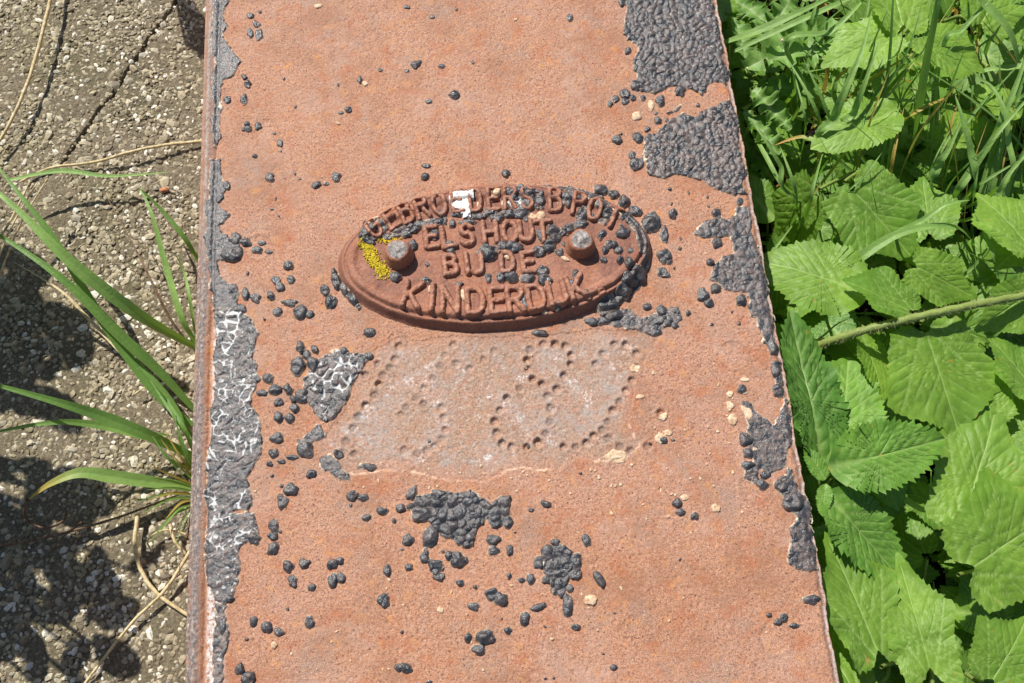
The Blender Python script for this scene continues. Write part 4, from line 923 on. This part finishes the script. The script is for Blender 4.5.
# thistle in the upper corner beside the beam
th = thing('thistle', 'spiny leaved thistle beside the upper right edge of the beam', 'thistle', sb(770, 100))
def spiny(b, t, wr=.34, roll=0, tint=.5, droop=.15):
    b, t = np.asarray(b), np.asarray(t); L = np.linalg.norm(t - b); e1 = (t - b) / L
    n = 90; O = []
    nl = random.uniform(3.6, 6.2); q0 = random.random() * 9
    for sgn in (1, -1):
        rngk = range(n) if sgn == 1 else range(n - 1, -1, -1)
        for k in rngk:
            u = k / (n - 1); lb_ = abs(math.sin(math.pi * (u * nl + .15 * sgn))) ** .7
            sp_ = max(0, 1 - abs(((u * nl * 3 + .5 * sgn) % 1) - .5) * 5)
            w_ = wr * .5 * (.7 + .6 * float(vn(np.array(u * 7 + q0), np.array(sgn * 3.), 4))) * (math.sin(math.pi * min(1, u * .92 + .06)) ** .6) * (.25 + .75 * lb_) + .045 * sp_ * (1 if lb_ > .4 else .3)
            O.append((u + .05 * lb_ * (1 - u), sgn * w_))
    O = np.array(O); mid = np.stack([O[:, 0], O[:, 1] * 0], 1); V2 = []
    K = 5
    for j in range(K + 1): V2.append(mid + (O - mid) * (j / K))
    P = np.concatenate(V2); x, y = P[:, 0], P[:, 1]; m = len(O)
    z = .25 * np.abs(y) + .3 * np.abs(y) * fbm(x * 9 + q0, y * 2, 3) * 2 - droop * x * x + .07 * np.sin(x * math.pi * nl * 2) * np.abs(y) * 5 + .02 * fbm(x * 6, y * 6, random.random() * 9)
    up = np.array([0, 0, 1.]); e2 = np.cross(up, e1); e2 /= np.linalg.norm(e2) + 1e-9; n0 = np.cross(e1, e2); a = R(roll)
    f2 = e2 * math.cos(a) + n0 * math.sin(a); f3 = -e2 * math.sin(a) + n0 * math.cos(a)
    V = b + L * (np.outer(x, e1) + np.outer(y, f2) + np.outer(z, f3)); Fc = []
    for j in range(K):
        i = np.arange(m - 1); Fc.append(np.stack([j * m + i, (j + 1) * m + i, (j + 1) * m + i + 1, j * m + i + 1], 1))
    q = np.concatenate([np.full(m, j / K) for j in range(K + 1)])
    mesh('leaf', V, np.concatenate(Fc), M_thistle, th, dict(tint=np.clip(tint + .2 * fbm(x * 4, y * 4, 2), 0, 1), vein=np.exp(-(q / .12) ** 2) + .5 * (q > .9), dry=np.zeros(len(x))))
tb = np.array(sb(770, 100))
for (b, t, r_, ti) in [((742,70,-.08),(840,18,-.04),10,.7),((765,60,-.06),(862,38,-.05),-10,.75),((745,60,-.09),(738,10,-.10),15,.5),((752,88,-.08),(790,125,-.07),20,.6),((742,110,-.09),(782,148,-.08),-15,.55),((748,95,-.1),(812,80,-.07),10,.6),
    ((760,45,-.08),(800,-15,-.06),10,.6),((742,140,-.12),(775,178,-.12),10,.4),((775,30,-.1),(730,-10,-.12),-10,.4),((790,60,-.09),(760,25,-.08),10,.6)]:
    B, T_ = at(*map(float, b)), at(*map(float, t)); spiny(B, T_, .42, r_, ti)
    tube([tb, (tb + B) / 2 + [0, 0, .01], B], .002, .0014, M_stem, th, 'stem')

# grass on the right
def gtuft(label, base, blades, group=None):
    b = sb(*base); t = thing('grass_tuft', label, 'grass', b, 'grass tufts among the weeds right of the beam')
    for pts, wpx, kw in blades:
        kw = dict(kw); nb = kw.pop('nb', 0)
        W = world(pts) if nb else np.concatenate([[np.array(b) + rng.uniform(-.006, .006, 3) * [1, 1, 0]], world(pts)]); blade(W, wpx * PX, parent=t, **kw)
gtuft('tall dark grass blade and thin stalks standing up at the top right', (890, 190), [
 ([(906,176,-.13),(916,120,-.05),(926,60,.0),(938,0,.04),(944,-50,.06)], 13, dict(tint=.45)),
 ([(876,178,-.13),(880,130,-.06),(889,60,-.01),(893,0,.02),(896,-50,.03)], 5, dict(tint=.05)),
 ([(868,160,-.12),(874,110,-.05),(908,50,0.),(925,-10,.01)], 4, dict(tint=.1)),
 ([(858,178,-.15),(842,120,-.10),(850,75,-.09),(865,20,-.08),(872,-20,-.07)], 11, dict(tint=.7)),
 ([(840,110,-.14),(835,85,-.12),(845,60,-.11)], 9, dict(tint=.7)),
])
gtuft('pale arching grass blades curving down at the right edge', (1000, 130), [
 ([(1018,90,-.06),(1018,62,-.03),(1008,30,-.01),(985,5,.0),(965,-12,.0)][::-1], 13, dict(tint=.85)),
 ([(960,82,-.06),(980,72,-.04),(1005,68,-.035),(1040,74,-.04)][::-1], 8, dict(tint=.9)),
 ([(967,113,-.07),(930,104,-.05),(900,100,-.045),(872,98,-.05)], 7, dict(tint=.8)),
 ([(985,210,-.12),(1000,150,-.07),(1015,105,-.04),(1030,60,-.02)], 10, dict(tint=.6)),
 ([(975,220,-.12),(990,160,-.08),(1002,120,-.05),(1006,90,-.05),(985,80,-.05)], 8, dict(tint=.75)),
 ([(1000,220,-.1),(1010,180,-.06),(1035,130,-.03)], 9, dict(tint=.7)),
])
bl = []
for i in range(90):
    x0 = random.uniform(790, 1050); y0 = random.uniform(50, 250); dx = random.gauss(25, 45); L = random.uniform(50, 130)
    if x0 + dx < 775: continue
    bl.append(([(x0, y0, -.14), (x0 + dx * .3, y0 - L * .5, -.04), (x0 + dx, y0 - L, random.uniform(-.05, .02))], random.uniform(2.5, 7.5), dict(tint=random.uniform(.2, .95), dry=random.choice([0, 0, 0, 0, .5]))))
gtuft('loose clump of upright grass blades between the leaves at the upper right', (940, 140), bl)
gtuft('broad bright grass blades crossing over the lobed leaves at the upper right', (930, 230), [
 ([(826,150,-.06),(834,118,-.03),(846,88,-.01),(862,50,.0),(872,10,.0)], 10, dict(tint=.8)),
 ([(848,140,-.06),(854,112,-.03),(866,80,-.01),(880,40,.0)], 9, dict(tint=.9)),
 ([(930,190,-.05),(938,165,-.02),(948,150,-.01),(962,120,0.)], 10, dict(tint=.85)),
 ([(950,200,-.05),(975,165,-.02),(1000,130,.0),(1040,85,.01)], 9, dict(tint=.8)),
 ([(985,215,-.05),(1000,190,-.02),(1012,170,-.01),(1040,140,.0)], 8, dict(tint=.9)),
 ([(972,190,-.04),(970,150,-.01),(962,118,.0),(955,95,.0)], 9, dict(tint=.55)),
 ([(1004,185,-.04),(1008,140,-.01),(1004,110,.0),(990,85,.0),(975,80,.0)], 7, dict(tint=.85)),
 ([(990,140,-.03),(1005,110,-.01),(1018,80,.0),(1035,30,.01)], 9, dict(tint=.75)),
 ([(940,60,-.03),(962,30,-.01),(985,5,.0),(1000,-15,.0)], 6, dict(tint=.9)),
 ([(720,44,-.04),(760,30,-.02),(800,12,-.01),(850,-12,-.01)], 10, dict(tint=.85, nb=1)),
 ([(790,60,-.05),(830,32,-.03),(852,12,-.02),(870,-8,-.02)], 8, dict(tint=.85)),
 ([(895,235,-.04),(920,222,-.02),(945,205,-.01),(970,200,-.01)], 7, dict(tint=.9)),
 ([(800,200,-.06),(780,165,-.03),(765,140,-.02),(752,122,-.02)], 6, dict(tint=.7)),
 ([(990,262,-.04),(985,235,-.02),(975,215,-.01)], 7, dict(tint=.7)),
])
gtuft('long curved green blade arching over the leaves right of the plaque', (824, 300), [
 ([(822,302,-.09),(840,276,-.05),(862,256,-.03),(898,234,-.02),(935,226,-.02),(960,229,-.03),(975,245,-.06)], 11, dict(tint=.75)),
])
gtuft('pale straight straws rising from the thistle toward the top', (790, 225), [
 ([(792,222,-.12),(815,192,-.08),(869,121,-.04),(915,60,-.03),(960,-8,-.02)], 3.6, dict(tint=1., dry=.25)),
 ([(764,262,-.1),(785,235,-.08),(815,195,-.06)], 3.5, dict(tint=1.)),
 ([(745,118,-.1),(765,155,-.08),(785,190,-.08),(810,215,-.09)], 6, dict(tint=.8, nb=1)),
 ([(733,52,-.06),(790,25,-.04),(850,-2,-.03),(880,-18,-.03)], 8, dict(tint=.75, nb=1)),
 ([(775,145,-.06),(800,137,-.055),(825,140,-.05),(860,120,-.06)][::-1], 8, dict(tint=.9, drypos=(.55, 1.))),
 ([(812,180,-.1),(818,160,-.06),(822,143,-.05)], 9, dict(tint=.8, drypos=(.1, 1.4))),
])
gtuft('curled pale grass blade under the upper nettle leaf', (900, 520), [
 ([(860,493,-.06),(880,490,-.05),(905,500,-.05),(925,510,-.055),(930,495,-.05),(931,470,-.045)], 8, dict(tint=.8)),
 ([(822,567,-.11),(835,568,-.1),(850,570,-.11)], 4, dict(tint=.9)),
 ([(855,600,-.1),(890,560,-.08),(903,572,-.06)], 5, dict(tint=.7)),
])
gtuft('thin grass blades poking up beside the round leaf', (990, 330), [
 ([(980,250,-.1),(985,230,-.06),(998,200,-.04)], 7, dict(tint=.7)),
 ([(955,290,-.1),(975,265,-.07),(993,240,-.06)], 5, dict(tint=.6)),
 ([(985,345,-.1),(1002,330,-.07),(1030,315,-.06)], 4, dict(tint=.5)),
 ([(800,370,-.1),(830,330,-.06),(850,318,-.05)], 3, dict(tint=.9)),
])
# understorey: nobody could count it
uc = []
for i in range(620):
    px = random.uniform(700, 1180); py = random.uniform(-90, 770)
    zz = random.uniform(-.20, -.10); B = at(px, py, zz)
    if B[0] < XR + .006: continue
    a = random.uniform(0, 6.28); L = random.uniform(.03, .065); T_ = B + np.array([math.cos(a), math.sin(a), random.uniform(-.3, .25)]) * L
    if T_[0] < XR + .004: continue
    leaf(B, T_, random.choice('ppo'), random.uniform(.6, .95), roll=random.uniform(-30, 30), rings=5, tint=random.uniform(.1, .6), collect=uc, td=.03)
V, Fc, A, o = [], [], {}, 0
for v, f, a in uc:
    V.append(v); Fc.append(f + o); o += len(v)
    for k, q in a.items(): A.setdefault(k, []).append(q)
tag(mesh('undergrowth', np.concatenate(V), np.concatenate(Fc), M_leaf, None, {k: np.concatenate(q) for k, q in A.items()}), 'dense low green leaves in the shade under the weeds', 'undergrowth', kind='stuff')
gc = []
for i in range(900):
    top = random.random() < .5
    px = random.uniform(715, 1180); py = random.uniform(-90, 260) if top else random.uniform(-90, 770)
    B = at(px, py, -.21)
    if B[0] < XR + .02: continue
    a = random.uniform(0, 6.28); L = random.uniform(.05, .15) * (1 if top else .7); ln = random.uniform(.2, .8)
    d = np.array([math.cos(a) * ln, math.sin(a) * ln, 1.]); d /= np.linalg.norm(d)
    q1 = B + d * L * .6; q2 = q1 + np.array([d[0] * 1.5, d[1] * 1.5, random.uniform(-.2, .7)]) * L * .5
    if min(q1[0], q2[0]) < XR + .004: continue
    blade([B, q1, q2], random.uniform(.002, .006), collect=gc, tint=random.uniform(.1, .9), n=12, dry=random.choice([0, 0, 0, .1, .8]))
V, Fc, A, o = [], [], {}, 0
for v, f, a in gc:
    V.append(v); Fc.append(f + o); o += len(v)
    for k, q in a.items(): A.setdefault(k, []).append(q)
tag(mesh('grass', np.concatenate(V), np.concatenate(Fc), M_grass, None, {k: np.concatenate(q) for k, q in A.items()}), 'thin grass growing between the broad weeds', 'grass', kind='stuff')
